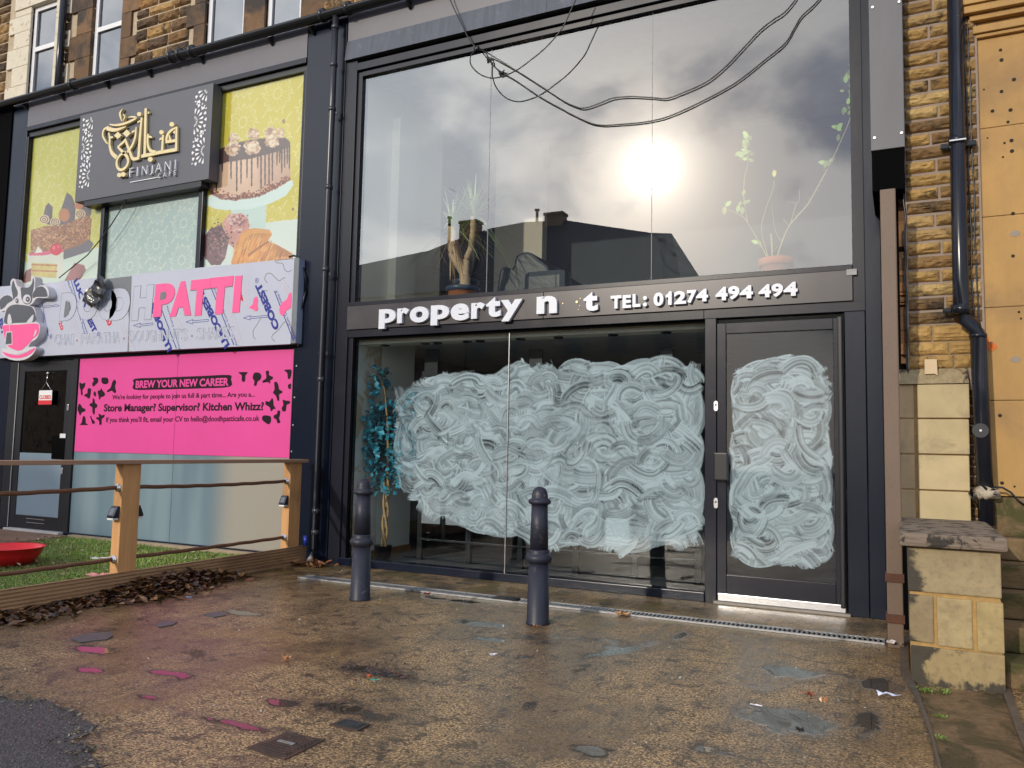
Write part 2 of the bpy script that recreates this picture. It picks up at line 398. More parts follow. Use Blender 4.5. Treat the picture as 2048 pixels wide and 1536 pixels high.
def ground_material():
    m = bpy.data.materials.new('wet_concrete'); m.use_nodes = True; t = NT(m.node_tree); b = t.n['Principled BSDF']; p = t.pos()
    X, Y, Z = t.xyz(p)
    grit = t.noise(p, 85, 4, .75); fine = t.noise(t.scale(p, (.8, 1.1, 1)), 27, 7, .74, .3); mid = t.noise(p, 8, 8, .68, .5); big = t.noise(p, .8, 6, .62, .7)
    streak = t.noise(t.scale(p, (42, 1.3, 1)), 1.0, 4, .6, .25)
    base = t.mix(t.ramp(t.m('ADD', t.m('MULTIPLY', grit, .5), t.m('MULTIPLY', fine, .5)), .44, .565), (.080, .048, .022, 1), (.80, .53, .265, 1))
    base = t.mix(t.m('MULTIPLY', t.ramp(fine, .515, .565), .80), base, (.050, .034, .022, 1))
    base = t.mix(t.m('MULTIPLY', t.ramp(t.m('ADD', t.m('MULTIPLY', mid, .75), t.m('MULTIPLY', fine, .25)), .515, .60), .72), base, (.036, .024, .016, 1))
    base = t.mix(t.m('MULTIPLY', t.ramp(streak, .53, .66), .40), base, (.052, .036, .022, 1))
    base = t.mix(t.m('MULTIPLY', t.ramp(big, .50, .66), .5), base, (.24, .135, .05, 1))
    mossy = t.m('MULTIPLY', t.ramp(Y, -2.2, -.2), t.ramp(t.noise(p, 2.6, 6, .65), .42, .60))
    base = t.mix(t.m('MULTIPLY', mossy, .8), base, (.085, .066, .012, 1))
    vo = t.new('ShaderNodeTexVoronoi'); t.put(vo.inputs['Vector'], p); vo.inputs['Scale'].default_value = 70
    peb = t.m('MULTIPLY', t.ramp(vo.outputs['Distance'], .26, .14), t.ramp(t.noise(p, 4, 3), .48, .62))
    base = t.mix(t.m('MULTIPLY', peb, .6), base, (.36, .29, .20, 1))
    # standing water: hollows of their own shape
    acc = t.m('MULTIPLY', t.noise(t.scale(p, (1, .8, 1)), 1.6, 6, .6, .8), .9)
    for px, py, rx, ry, am in ((955, 1246, .22, .07, .34), (985, 1280, .14, .04, .26), (1600, 1345, .17, .10, .34), (1590, 1440, .22, .17, .34), (1745, 1368, .12, .16, .36), (1735, 1440, .07, .2, .25), (1420, 1500, .16, .10, .30), (1360, 1272, .05, .16, .30), (1180, 1500, .12, .08, .22), (760, 1345, .30, .10, .30), (690, 1420, .30, .10, .26), (500, 1228, .24, .06, .24), (190, 1300, .2, .08, .32), (900, 1200, .2, .06, .24), (460, 1445, .34, .05, .34), (330, 1345, .14, .05, .34), (560, 1405, .10, .05, .32), (300, 1395, .1, .04, .3), (180, 1340, .14, .05, .28), (1240, 1300, .12, .2, .14)):
        q = floor_at(px, py); d = t.m('ADD', t.m('POWER', t.m('DIVIDE', t.m('SUBTRACT', X, q[0]), rx), 2.0), t.m('POWER', t.m('DIVIDE', t.m('SUBTRACT', Y, q[1]), ry), 2.0))
        acc = t.m('ADD', acc, t.m('MULTIPLY', t.m('EXPONENT', t.m('MULTIPLY', d, -1.0)), am))
    lvl = t.m('ADD', t.m('ADD', acc, t.m('MULTIPLY', mid, .32)), t.m('MULTIPLY', fine, .10))
    pud = t.ramp(lvl, .775, .85); wet = t.ramp(t.m('ADD', lvl, t.m('MULTIPLY', big, .25)), .64, .92)
    col = t.mix(t.m('MULTIPLY', wet, .62), base, t.mix(1.0, base, (.36, .32, .28, 1), 'MULTIPLY'))
    col = t.mix(t.m('MULTIPLY', pud, .8), col, (.024, .018, .013, 1))
    t.put(b.inputs['Base Color'], col)
    rgh = t.m('SUBTRACT', t.m('SUBTRACT', .40, t.m('MULTIPLY', wet, .20)), t.m('MULTIPLY', pud, .20))
    t.put(b.inputs['Roughness'], t.m('MAXIMUM', t.m('ADD', rgh, .2), .05))
    b.inputs['Specular IOR Level'].default_value = .22
    t.put(b.inputs['Coat Weight'], t.m('ADD', .60, t.m('MULTIPLY', wet, .40))); b.inputs['Coat IOR'].default_value = 1.36
    t.put(b.inputs['Coat Roughness'], t.m('SUBTRACT', .26, t.m('ADD', t.m('MULTIPLY', wet, .13), t.m('MULTIPLY', pud, .125))))
    h = t.m('ADD', t.m('ADD', t.m('MULTIPLY', fine, .7), t.m('MULTIPLY', mid, 1.0)), t.m('ADD', t.m('MULTIPLY', streak, .3), t.m('ADD', t.m('MULTIPLY', peb, .2), t.m('MULTIPLY', grit, .25))))
    h = t.m('MULTIPLY', h, t.m('SUBTRACT', 1.0, pud))
    bp = t.new('ShaderNodeBump'); bp.inputs['Strength'].default_value = .95; bp.inputs['Distance'].default_value = .011
    t.put(bp.inputs['Height'], h); t.put(b.inputs['Normal'], bp.outputs[0])
    b2 = t.new('ShaderNodeBump'); b2.inputs['Strength'].default_value = .42; b2.inputs['Distance'].default_value = .009
    t.put(b2.inputs['Height'], h); t.put(b.inputs['Coat Normal'], b2.outputs[0])
    return m
m_ground = ground_material()
def asphalt_material():
    m = bpy.data.materials.new('wet_asphalt'); m.use_nodes = True; t = NT(m.node_tree); b = t.n['Principled BSDF']; p = t.pos()
    fine = t.noise(p, 110, 4, .7); big = t.noise(p, 1.2, 5, .6)
    vo = t.new('ShaderNodeTexVoronoi'); t.put(vo.inputs['Vector'], p); vo.inputs['Scale'].default_value = 95
    t.put(b.inputs['Base Color'], t.mix(t.ramp(fine, .4, .68), (.035, .032, .033, 1), (.17, .155, .15, 1)))
    t.put(b.inputs['Roughness'], t.m('ADD', .3, t.m('MULTIPLY', big, .3)))
    bp = t.new('ShaderNodeBump'); bp.inputs['Strength'].default_value = 1; bp.inputs['Distance'].default_value = .012
    t.put(bp.inputs['Height'], t.m('ADD', t.m('MULTIPLY', vo.outputs['Distance'], -1.0), fine)); t.put(b.inputs['Normal'], bp.outputs[0])
    return m
m_asph = asphalt_material()

# ------------------------------------------------------------------ ground
struct(MB().add([(-90, -90, 0), (90, -90, 0), (90, 60, 0), (-90, 60, 0)], [(0, 1, 2, 3)]).build('forecourt', m_ground))
edge = [(-14, -4.15), (-9, -4.2), (-5.5, -4.22)]
for px, py in [(-120, 1380), (0, 1393), (40, 1402), (78, 1398), (110, 1412), (140, 1418), (160, 1440), (196, 1452), (176, 1470), (150, 1478), (158, 1490), (186, 1497), (184, 1516), (205, 1536), (260, 1600), (300, 1700)]:
    q = floor_at(px, py); edge.append((q[0], q[1]))
edge += [(-1.2, -5.55), (2, -5.75), (60, -5.9)]
def ragged(pts, levels, amp):
    for _ in range(levels):
        out = []
        for p, q in zip(pts[:-1], pts[1:]):
            L = math.hypot(q[0]-p[0], q[1]-p[1]); mx = ((p[0]+q[0])/2+random.uniform(-amp, amp)*min(L, .5), (p[1]+q[1])/2+random.uniform(-amp, amp)*min(L, .5)); out += [p, mx]
        pts = out+[pts[-1]]
    return pts
edge = ragged(edge[:3], 1, .05)[:-1]+ragged(edge[2:-2], 4, .16)+edge[-2:]
rd = MB(); rd.add([(x, y, .004) for x, y in edge]+[(60, -40, .004), (-14, -40, .004)], [tuple(range(len(edge)+1, -1, -1))])
struct(rd.build('road', m_asph, recalc=True))
pv = MB()
for k in range(30): pv.box(-60+k*4, -56.03+k*4, -48.7, -40.02, .0, .12)
struct(pv.build('pavement', mat('grey_flagstone', (.2, .19, .18), .6, vary=.2)))

# right-hand paving in front of the low stone wall, with its raised strip and broken edge
m_slab = mat('worn_paving', (.15, .092, .052), .34, vary=.4, vs=24, bump=.9, bs=60, dirt=(.045, .036, .018), dirts=4.5, dirtlo=.45, dirthi=.6, rvary=.35)
pv = MB()
a = [floor_at(*q) for q in [(1838, 1385), (1861, 1456), (1883, 1540), (1915, 1700)]]
b_ = [floor_at(*q) for q in [(2004, 1385), (2034, 1470), (2060, 1536), (2130, 1700)]]
pv.add([(x, y, .006) for x, y, z in a]+[(x, y, .006) for x, y, z in b_], [(0, 4, 5, 1), (1, 5, 6, 2), (2, 6, 7, 3)])
struct(pv.build('paving_slab', m_slab, recalc=True))
m_kerb = mat('grey_kerb', (.095, .075, .060), .42, vary=.25, vs=14, bump=.5, bs=60, rvary=.3)
ks = MB()
for L_, R_ in (([(1800, 1290), (1800, 1345), (1832, 1400), (1862, 1480), (1880, 1560), (1900, 1700)], [(1817, 1285), (1818, 1345), (1838, 1390), (1862, 1460), (1884, 1546), (1916, 1700)]),
               ([(2004, 1385), (2034, 1470), (2060, 1536), (2130, 1700)], [(2020, 1383), (2050, 1470), (2079, 1536), (2152, 1700)])):
    L_ = [floor_at(*q) for q in L_]; R_ = [floor_at(*q) for q in R_]; o = len(L_)
    ks.add([(x, y, 0) for x, y, z in L_]+[(x, y, .018) for x, y, z in L_]+[(x, y, .018) for x, y, z in R_]+[(x, y, 0) for x, y, z in R_],
           [f for i in range(o-1) for f in ((i, i+1, i+1+o, i+o), (i+o, i+1+o, i+1+2*o, i+2*o), (i+2*o, i+1+2*o, i+1+3*o, i+3*o))])
struct(ks.build('kerb', m_kerb, recalc=True))

# ------------------------------------------------------------------ property office (right-hand shopfront)
shop = thing('property_shop', 'two storey dark metal shopfront with big upper window above a whitewashed window and door', 'shopfront', (-2.8, .5, 0))
def fr(name, m, *boxes, bevel=.004, parent=None, label=None):
    mb = MB()
    for q in boxes: mb.box(*q)
    return mb.build(name, m, parent or shop, bevel=bevel, label=label)
fr('jamb', m_dark, (-5.42, -5.275, -.012, .12, 0, 5.42)); fr('jamb', m_dark, (-5.275, -5.215, .012, .12, .07, 5.29))
fr('jamb', m_dark, (-.335, -.245, -.004, .12, 2.37, 5.29)); fr('jamb', m_dark2, (-.245, -.13, -.012, .3, 0, 6.2))
fr('head_rail', m_dark, (-5.215, -.335, .008, .12, 5.235, 5.29), (-5.275, -.335, -.02, .1, 5.30, 5.385))
fr('head_rail', m_void, (-5.42, -.245, .03, .12, 5.385, 5.43), bevel=0)  # near-black strip stands in for the shaded gap below the flashing
fl = MB()
for xa, xb in ((-5.42, -3.02), (-3.017, -.2)):
    fl.add([(xa, -.05, 5.43), (xb, -.05, 5.43), (xb, -.015, 5.66), (xa, -.015, 5.66), (xa, .1, 5.43), (xb, .1, 5.43), (xb, .1, 5.66), (xa, .1, 5.66)],
           [(0, 1, 2, 3), (4, 7, 6, 5), (0, 4, 5, 1), (3, 2, 6, 7), (0, 3, 7, 4), (1, 5, 6, 2)])
fl.build('flashing', m_flash, shop)
m_fascia = mat('grey_fascia_panel', (.12, .117, .135), .45, vary=.08, vs=3, dirt=(.10, .098, .108), dirts=3, dirtlo=.55, dirthi=.8)
fr('fascia_panel', m_fascia, (-5.42, -.13, -.008, .2, 5.66, 5.975))
fr('beam', m_dark, (-5.275, -.335, -.018, .1, 2.70, 2.745))
fr('beam', m_dark, (-5.275, -1.51, -.006, .1, 2.37, 2.452), (-1.51, -.245, -.006, .1, 2.37, 2.452))
fr('sill', m_dark2, (-5.275, -1.5, -.03, .10, .0, .075))
fr('mullion', m_dark, (-1.5, -1.405, -.01, .1, 0, 2.37))
fr('jamb', m_dark2, (-.40, -.25, -.002, .1, 0, 2.37))
fr('gasket', m_void, (-5.215, -1.5, .03, .045, 2.345, 2.369), (-5.215, -5.20, .03, .045, .075, 2.345), bevel=0)
for xa, xb in ((-5.215, -3.65), (-3.645, -1.99), (-1.985, -.335)): fr('pane', g_up, (xa, xb, .045, .055, 2.745, 5.235), bevel=0)
for x in (-3.6475, -1.9875): fr('pane_joint', mat('silicone', (.20, .20, .21), .5), (x-.0028, x+.0028, .043, .057, 2.745, 5.235), bevel=0)
lowpanes = [fr('pane', g_low, (xa, xb, .045, .055, .075, 2.37), bevel=0) for xa, xb in ((-5.215, -3.388), (-3.381, -1.5))]
fr('pane_joint', m_alu, (-3.388, -3.381, .043, .058, .075, 2.37), bevel=0)
# rooms behind the glass
fr('room_wall', m_patch, (-5.34, -5.22, .12, .55, 0, 2.5), bevel=0); fr('room_wall', m_cream, (-5.33, -5.22, .55, 1.22, 0, 2.5), bevel=0)
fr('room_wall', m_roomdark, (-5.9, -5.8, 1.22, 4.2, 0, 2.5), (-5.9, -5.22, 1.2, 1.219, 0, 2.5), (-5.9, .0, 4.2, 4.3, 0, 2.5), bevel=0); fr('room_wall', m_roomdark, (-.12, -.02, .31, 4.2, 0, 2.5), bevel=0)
fr('skirting', m_skirt, (-5.22, -5.20, .13, 1.22, .0, .10), bevel=.003)
fr('floor', m_carpet, (-5.9, -.12, .1, 1.2, .0, .02), bevel=0); fr('floor', m_carpet, (-5.9, -.12, 1.2, 4.2, .0, .018), bevel=0)
fr('ceiling', m_ceiling, (-5.9, -.12, .12, 4.2, 2.42, 2.5), bevel=0)
fr('bulkhead', m_cream, (-5.22, -1.52, .13, .32, 2.31, 2.42), bevel=0)
fr('floor', m_carpet, (-5.9, -.12, .12, 4.2, 2.52, 2.56), bevel=0)
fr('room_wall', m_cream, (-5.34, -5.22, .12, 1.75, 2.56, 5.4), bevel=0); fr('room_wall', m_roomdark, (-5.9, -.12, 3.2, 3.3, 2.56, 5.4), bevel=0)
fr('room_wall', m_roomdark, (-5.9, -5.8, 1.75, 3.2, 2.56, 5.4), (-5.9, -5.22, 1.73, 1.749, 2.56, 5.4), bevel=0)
fr('room_wall', m_tan, (-4.9, -4.2, 2.6, 2.75, 2.56, 5.4), bevel=0); fr('room_wall', m_tan, (-.12, -.02, .31, 3.2, 2.56, 5.4), bevel=0)
fr('room_pier', m_cream, (-5.22, -5.12, .62, 1.02, 2.56, 5.0), bevel=0)
fr('ceiling', m_ceiling, (-5.9, -.12, .12, 3.2, 5.3, 5.4), bevel=0)
for x in (-4.95, -4.45, -4.3, -3.95, -3.8, -3.35, -2.95, -2.4, -1.9): MB().lathe([(.045, 2.296), (.05, 2.309)], x, .225, 14).build('downlight', m_dark2, shop)
# door
door = MB()
for q in ((-1.40, -1.325, -.004, .045, .03, 2.325), (-.485, -.405, -.004, .045, .03, 2.325), (-1.325, -.485, -.004, .045, 2.235, 2.325), (-1.325, -.485, -.004, .045, .03, .235)): door.box(*q)
door = door.build('door', m_dark, shop, bevel=.004)
dgl = fr('door_glass', g_low, (-1.325, -.485, .018, .028, .235, 2.235), bevel=0, parent=door)
fr('kick_plate', m_alu, (-1.39, -.415, -.022, -.005, .022, .082), bevel=.004, parent=door)
p0 = at(1427, 905, -.05); p1 = at(1456, 962, -.05)
fr('handle', m_black, (p0[0], p1[0], -.055, -.005, p1[2], p0[2]), bevel=.012, parent=door)
for px, py in ((1432, 812), (1432, 1006)):
    q = at(px, py, -.008); lk = MB()
    lk.prism([(q[0]+.017*math.cos(t)*1.0, q[2]+(.026 if math.sin(t) > 0 else -.026)+.017*math.sin(t)) for t in np.linspace(0, 2*math.pi, 20)[:-1]], -.016, -.004)
    lk = lk.build('lock', m_alu, door)
    MB().prism([(q[0]+.008*math.cos(t), q[2]+.009+.008*math.sin(t)) for t in np.linspace(0, 2*math.pi, 12)[:-1]], -.018, -.0162).build('keyhole', m_black, lk)
fr('door_post', m_black, (-.452, -.412, -.05, -.006, .06, 2.33), bevel=.012)
fr('threshold', mat('stone_threshold', (.3, .27, .23), .7, vary=.2, vs=20), (-1.42, -.38, -.05, .1, .0, .02), bevel=.003)
cr = MB(); q = at(1700, 545, -.02)
for k in range(7): cr.box(q[0]+random.uniform(-.04, .03), q[0]+random.uniform(.032, .05), -.024-.002*k, -.019, q[2]+random.uniform(-.03, .02), q[2]+.024)
cr.build('torn_corner', mat('torn_metal', (.35, .35, .36), .5, vary=.3), shop)

# whitewash smeared on the inside of the glass
def smear(x0, x1, z0, z1, res, strokes, seed, allowed, thin=None):
    """drag a loaded brush over the pane: every stroke is a swept curve of separate bristle tracks"""
    nx, nz = int((x1-x0)/res), int((z1-z0)/res); g = np.random.default_rng(seed); A = np.zeros((nz, nx)); done = 0; tries = 0
    while done < strokes and tries < strokes*30:
        tries += 1; f = done/strokes
        L = g.uniform(.3, .85) if f < .5 else g.uniform(.22, .65); wd = g.uniform(.10, .22) if f < .5 else g.uniform(.08, .19)
        if f > .7: L = g.uniform(.14, .38); wd = g.uniform(.06, .12)
        kap = g.choice((-1, 1))*g.uniform(2.2, 7.0)*(1 if g.random() < .75 else .45); dk = g.uniform(-4, 4); dk2 = g.uniform(-5, 5)
        n = int(L/res*1.6); s = np.linspace(0, L, n); u = s/L
        th = g.uniform(0, 6.283)+kap*s+dk*s*s*.9+dk2*.25*np.sin(u*6+g.uniform(0, 6))*s
        if f > .45 and g.random() < .6: th = g.uniform(-.5, .5)+np.pi*g.integers(0, 2)+1.1-2.2*u+.25*np.sin(u*5+g.uniform(0, 6))     # quick rainbow shaped wipes
        dx, dz = np.cos(th)*L/n, np.sin(th)*L/n; X = np.cumsum(dx); Z = np.cumsum(dz); X -= X.mean(); Z -= Z.mean()
        cx, cz = g.uniform(x0, x1), g.uniform(z0, z1); X += cx; Z += cz
        nxv, nzv = -np.sin(th), np.cos(th)
        if thin and cx < -4.36 and g.random() < .6: continue
        if thin and .7 < f < .85 and not (cx < -3.7 or cz < .7): continue
        ok = True
        for e in (-.5, .5):
            if not allowed(X+nxv*wd*e, Z+nzv*wd*e): ok = False; break
        if not ok: continue
        nb = int(wd/res*1.7); b = np.linspace(-.5, .5, nb)
        lane = np.interp(np.linspace(0, 1, nb), np.linspace(0, 1, max(4, int(wd/.012))), g.random(max(4, int(wd/.012))))*.5+np.interp(np.linspace(0, 1, nb), np.linspace(0, 1, max(6, int(wd/.007))), g.random(max(6, int(wd/.007))))*.5
        drift = np.interp(u, np.linspace(0, 1, 5), g.uniform(-.16, .16, 5))
        lane = np.clip((lane-.5)*1.9+.5, 0, 1); load = g.uniform(.46, .84)*(thin(cx, cz) if thin else 1)
        val = load*(1-.35*u[:, None]*g.uniform(.2, 1))+drift[:, None]*.5+(lane[None]-.5)*g.uniform(.46, .86)
        edge_ = np.exp(-((np.abs(b)-.47)/.03)**2)[None]*g.uniform(.0, .34)*(.4+np.interp(u, np.linspace(0, 1, 7), g.random(7)))[:, None]
        val = np.clip(val+edge_+.30*np.exp(-((u-.985)/.012)**2)[:, None]*(g.random() < .6), .03, 1)
        PX = X[:, None]+nxv[:, None]*wd*b[None]; PZ = Z[:, None]+nzv[:, None]*wd*b[None]
        skip = np.minimum(u, 1-u)[:, None]*L < .05*g.random(nb)[None]        # ragged stroke ends
        I = np.round((PX-x0)/res).astype(int); J = np.round((PZ-z0)/res).astype(int)
        m = (I >= 0) & (I < nx) & (J >= 0) & (J < nz) & ~skip
        k = g.uniform(.7, 1.0)*(.75 if thin and thin(cx, cz) < 1 else 1); A[J[m], I[m]] = A[J[m], I[m]]*(1-k)+val[m]*k
        done += 1
    B = A.copy(); B[1:-1, 1:-1] = A[1:-1, 1:-1]*.6+.1*(A[:-2, 1:-1]+A[2:, 1:-1]+A[1:-1, :-2]+A[1:-1, 2:])
    return np.clip(B*1.1, 0, .97)
wy = .0575
def wz(px, py): q = at(px, py, wy); return q[0], q[2]
bot = sorted([wz(*q) for q in [(800, 985), (850, 1035), (900, 1050), (960, 1068), (1003, 1080), (1040, 1090), (1100, 1100), (1250, 1108), (1400, 1102)]])
top = sorted([wz(*q) for q in [(740, 790), (800, 757), (850, 745), (900, 742), (1000, 738), (1040, 722), (1100, 716), (1200, 720), (1300, 714), (1400, 716)]])
bx, bz = zip(*bot); tx, tz = zip(*top)
def ok_win(X, Z):
    lo = np.interp(X, bx, bz); hi = np.interp(X, tx, tz); lo = np.where(X < -4.42, np.maximum(lo, .70), lo)
    wob = .035*np.sin(X*9)+.02*np.sin(X*23+1)
    return bool(((X > -4.72) & (X < -1.512) & (Z > lo+wob) & (Z < hi+wob*.8)).all())
thin_win = lambda x, z: .42 if x < -4.38 else 1.0
A = smear(-5.0, -1.503, .18, 2.2, .0044, 2000, 3, ok_win, thin_win)
grid_mesh('whitewash', -5.0, -1.503, .18, 2.2, wy, A.shape[1], A.shape[0], m_wash, lowpanes[1], alpha=A)
dlo, dhi = wz(1560, 1138)[1], wz(1560, 716)[1]
ok_door = lambda X, Z: bool(((X > -1.324+.008*np.sin(Z*14)) & (X < -.486+.008*np.sin(Z*11+1)) & (Z > dlo+.02*np.sin(X*13)) & (Z < dhi+.03*np.sin(X*8+2))).all())
A = smear(-1.34, -.47, .25, 2.2, .0038, 760, 5, ok_door)
grid_mesh('whitewash', -1.324, -.486, .25, 2.2, .031, A.shape[1], A.shape[0], m_wash, dgl, alpha=A)
q0, q1 = at(1212, 1035, .07), at(1258, 1092, .07)
pp = MB().box(q0[0], q1[0], .066, .068, q1[2], q0[2]).build('paper_sheet', mat('paper', (.7, .72, .72), .8, vary=.03)); tag(pp, 'blank square sheet of paper stuck inside the whitewashed window near its foot', 'paper')

# letters fixed to the beam
sign = thing('fascia_sign', 'dark fascia board with raised white letters property n t and a phone number', 'shop sign', (-2.8, -.02, 2.452))
MB().box(-5.275, -3.004, -.026, .06, 2.452, 2.70).box(-3.0, -.335, -.026, .06, 2.452, 2.70).build('board', mat('brown_black_board', (.040, .034, .040), .3, vary=.10, vs=3, dirt=(.06, .052, .058), dirts=2, stretch=(1, 1, .4), rvary=.2), sign, bevel=.003)
m_lt = m_letter
def raised(word, boxes, cap, sx=None):
    for ch, (pxa, pxb, pyt, pyb) in zip(word, boxes):
        xa, _, zb = at(pxa, pyb, -.06); xb, _, zt = at(pxb, pyt, -.06)
        zt = at((pxa+pxb)/2, pyt, -.06)[2]; zb = at((pxa+pxb)/2, pyb, -.06)[2]
        if ch == '1':
            w1, h1 = xb-xa, zt-zb
            MB().prism([(xa+w1*u, zb+h1*v) for u, v in ((.42, 0), (.95, 0), (.95, 1), (.55, 1), (.38, .84), (.02, .74), (.02, .52), (.42, .62))], -.062, -.026).build('letter', m_lt, sign)
            continue
        lettering('letter', ch, xa, xb, zb, zt, -.062, .036, m_lt, sign, bold=.045)
Lw = [(757, 792, 618, 657), (794, 818, 616, 646), (819, 858, 613, 645), (861, 899, 610, 650), (901, 939, 607, 641), (942, 970, 605, 637), (972, 1002, 594, 634), (1001, 1045, 599, 642), (1073, 1114, 592, 627), (1167, 1196, 584, 622)]
raised('propertynt', Lw, None)
raised('TEL:', [(1221, 1243, 591, 617), (1245, 1262, 590, 616), (1265, 1281, 588, 614), (1286, 1294, 592, 613)], None)
raised('01274', [(1307, 1327, 585, 612), (1331, 1344, 583, 610), (1348, 1372, 582, 608), (1374, 1393, 580, 606), (1392, 1416, 578, 603)], None)
raised('494', [(1431, 1455, 574, 601), (1456, 1479, 572, 599), (1479, 1506, 571, 597)], None)
raised('494', [(1517, 1542, 569, 595), (1543, 1566, 567, 594), (1567, 1595, 564, 592)], None)
for px, py, r in ((1126, 607, .006), (1154, 604, .012), (1161, 597, .005), (1160, 611, .004), (1157, 619, .004)):
    q = at(px, py, -.027); MB().prism([(q[0]+r*math.cos(t), q[2]+r*math.sin(t)) for t in np.linspace(0, 2*math.pi, 10)[:-1]], -.034, -.027).build('fixing_stud', mat('brass_stud', (.5, .38, .2), .4, metal=.6), sign)

# ------------------------------------------------------------------ stonework
def stone_mat(name, bump=.5, bs=45, dirt=(.05, .035, .02), lo=.55, hi=.75, dirts=3.5):
    return mat(name, (1, 1, 1), .85, attr='Col', vary=.22, vs=18, bump=bump, bs=bs, dirt=dirt, dirts=dirts, dirtlo=lo, dirthi=hi)
m_rubble = stone_mat('pitched_stone', 1.0, 55, lo=.50, hi=.68, dirts=5.0)
m_sooty = mat('sooty_stone', (1, 1, 1), .85, attr='Col', vary=.3, vs=12, bump=.8, bs=40, dirt=(.03, .022, .016), dirts=1.7, dirtlo=.46, dirthi=.66)
m_ashlar = mat('cream_ashlar', (1, 1, 1), .75, attr='Col', vary=.14, vs=5, bump=.15, bs=70, dirt=(.25, .20, .13), dirts=3.4, dirtlo=.50, dirthi=.72)
m_mortar = mat('mortar', (.30, .235, .19), .9, vary=.12, vs=20, bump=.4, bs=90)
m_mortar2 = mat('pale_mortar', (.46, .37, .26), .9, vary=.15, vs=20, bump=.4, bs=90)

def rough_stone(mb, x0, x1, z0, z1, y, relief, col, res=.012, seed=0, inset=.012):
    """one pitched stone: a face broken by chisel relief, with returns back to the mortar"""
    nx, nz = max(4, int((x1-x0)/res)), max(4, int((z1-z0)/res))
    xs = np.linspace(x0, x1, nx); zs = np.linspace(z0, z1, nz)
    n1 = vnoise((nz, nx), (max(1, int((z1-z0)/.05)), max(1, int((x1-x0)/.09))), seed); n2 = vnoise((nz, nx), (max(2, nz//3), max(2, nx//4)), seed+1)
    u = np.linspace(0, 1, nx)[None]; v = np.linspace(0, 1, nz)[:, None]
    bow = np.minimum(np.minimum(u, 1-u)*(x1-x0), np.minimum(v, 1-v)*(z1-z0)); bow = np.clip(bow/.03, 0, 1)**.6
    n3 = np.abs(vnoise((nz, nx), (max(2, int((z1-z0)/.018)), max(2, int((x1-x0)/.06))), seed+3)-.5)*2
    Yy = y - relief*bow*(.15+.75*n1+.55*(n2-.5)+.55*(1-n3)) - .002
    jx = (vnoise((nz, nx), (3, 3), seed+2)-.5)*.006
    V = [(xs[i]+jx[j, i]*(0 < i < nx-1), Yy[j, i], zs[j]+jx[j, i]*.8) for j in range(nz) for i in range(nx)]
    F = [(j*nx+i, j*nx+i+1, (j+1)*nx+i+1, (j+1)*nx+i) for j in range(nz-1) for i in range(nx-1)]
    rim = [i for i in range(nx)] + [j*nx+nx-1 for j in range(1, nz)] + [(nz-1)*nx+i for i in range(nx-2, -1, -1)] + [j*nx for j in range(nz-2, 0, -1)]
    o = len(V); V += [(V[i][0], y+inset, V[i][2]) for i in rim]; k = len(rim)
    F += [(rim[a], o+a, o+(a+1) % k, rim[(a+1) % k]) for a in range(k)]
    cv = 1+.35*(n1.ravel()-.5)
    base = len(mb.v); mb.add(V, F)
    for q in range(nx*nz): mb.c[base+q] = tuple(np.array(col)*cv[q])
    for q in range(nx*nz, len(V)): mb.c[base+q] = tuple(np.array(col)*.8)

# --- the terrace above and behind
terr = thing('stone_terrace', 'upper storey of a sooty brown stone terrace with tall white windows above the gutter', 'building', (-8, 1.4, 5.6))
WY = 1.2
wall = MB(); pal = [S(150, 118, 74), S(128, 96, 58), S(166, 132, 84), S(104, 80, 54), S(140, 104, 60), S(88, 68, 50), S(176, 140, 86)]
seg = [(-16.5, -13.62), (-12.1, -11.98), (-10.42, -9.28), (-6.8, -1.5)]
# ragged joints around the window surrounds: stones run between them
z = 5.6; k = 0; rows = []
while z < 9.3:
    h = random.choice((.135, .15, .17, .19)); rows.append((z, z+h)); z += h
for (xa, xb) in seg:
    wall = MB()
    for (za, zb) in rows:
        x = xa
        while x < xb-.05:
            L = random.uniform(.22, .55); L = min(L, xb-x)
            if xb-x-L < .14: L = xb-x
            k += 1
            vis = -14.5 < x < -4
            rough_stone(wall, x+.013, x+L-.013, za+.013, zb-.013, WY, .035, np.array(random.choice(pal))*random.uniform(.7, 1.15), res=.018 if vis else .12, seed=k)
            x += L
    wall.build('wall', m_sooty, terr, attr=True)
for xa, xb in ((-16.5, -13.0), (-12.34, -11.44), (-10.74, -8.95), (-8.2, -7.81), (-7.17, -1.5)): MB().box(xa, xb, WY+.006, WY+.4, 5.55, 9.4).build('mortar_bed', m_mortar2, terr)
m_brownstone = mat('brown_dressed_stone', (1, 1, 1), .8, attr='Col', vary=.2, vs=8, bump=.3, bs=50, dirt=(.035, .026, .02), dirts=2.2, dirtlo=.45, dirthi=.65)
m_limewash = mat('peeling_cream_paint', (.62, .56, .44), .7, vary=.08, vs=10, bump=.5, bs=26, dirt=(.40, .30, .19), dirts=9, dirtlo=.60, dirthi=.66)
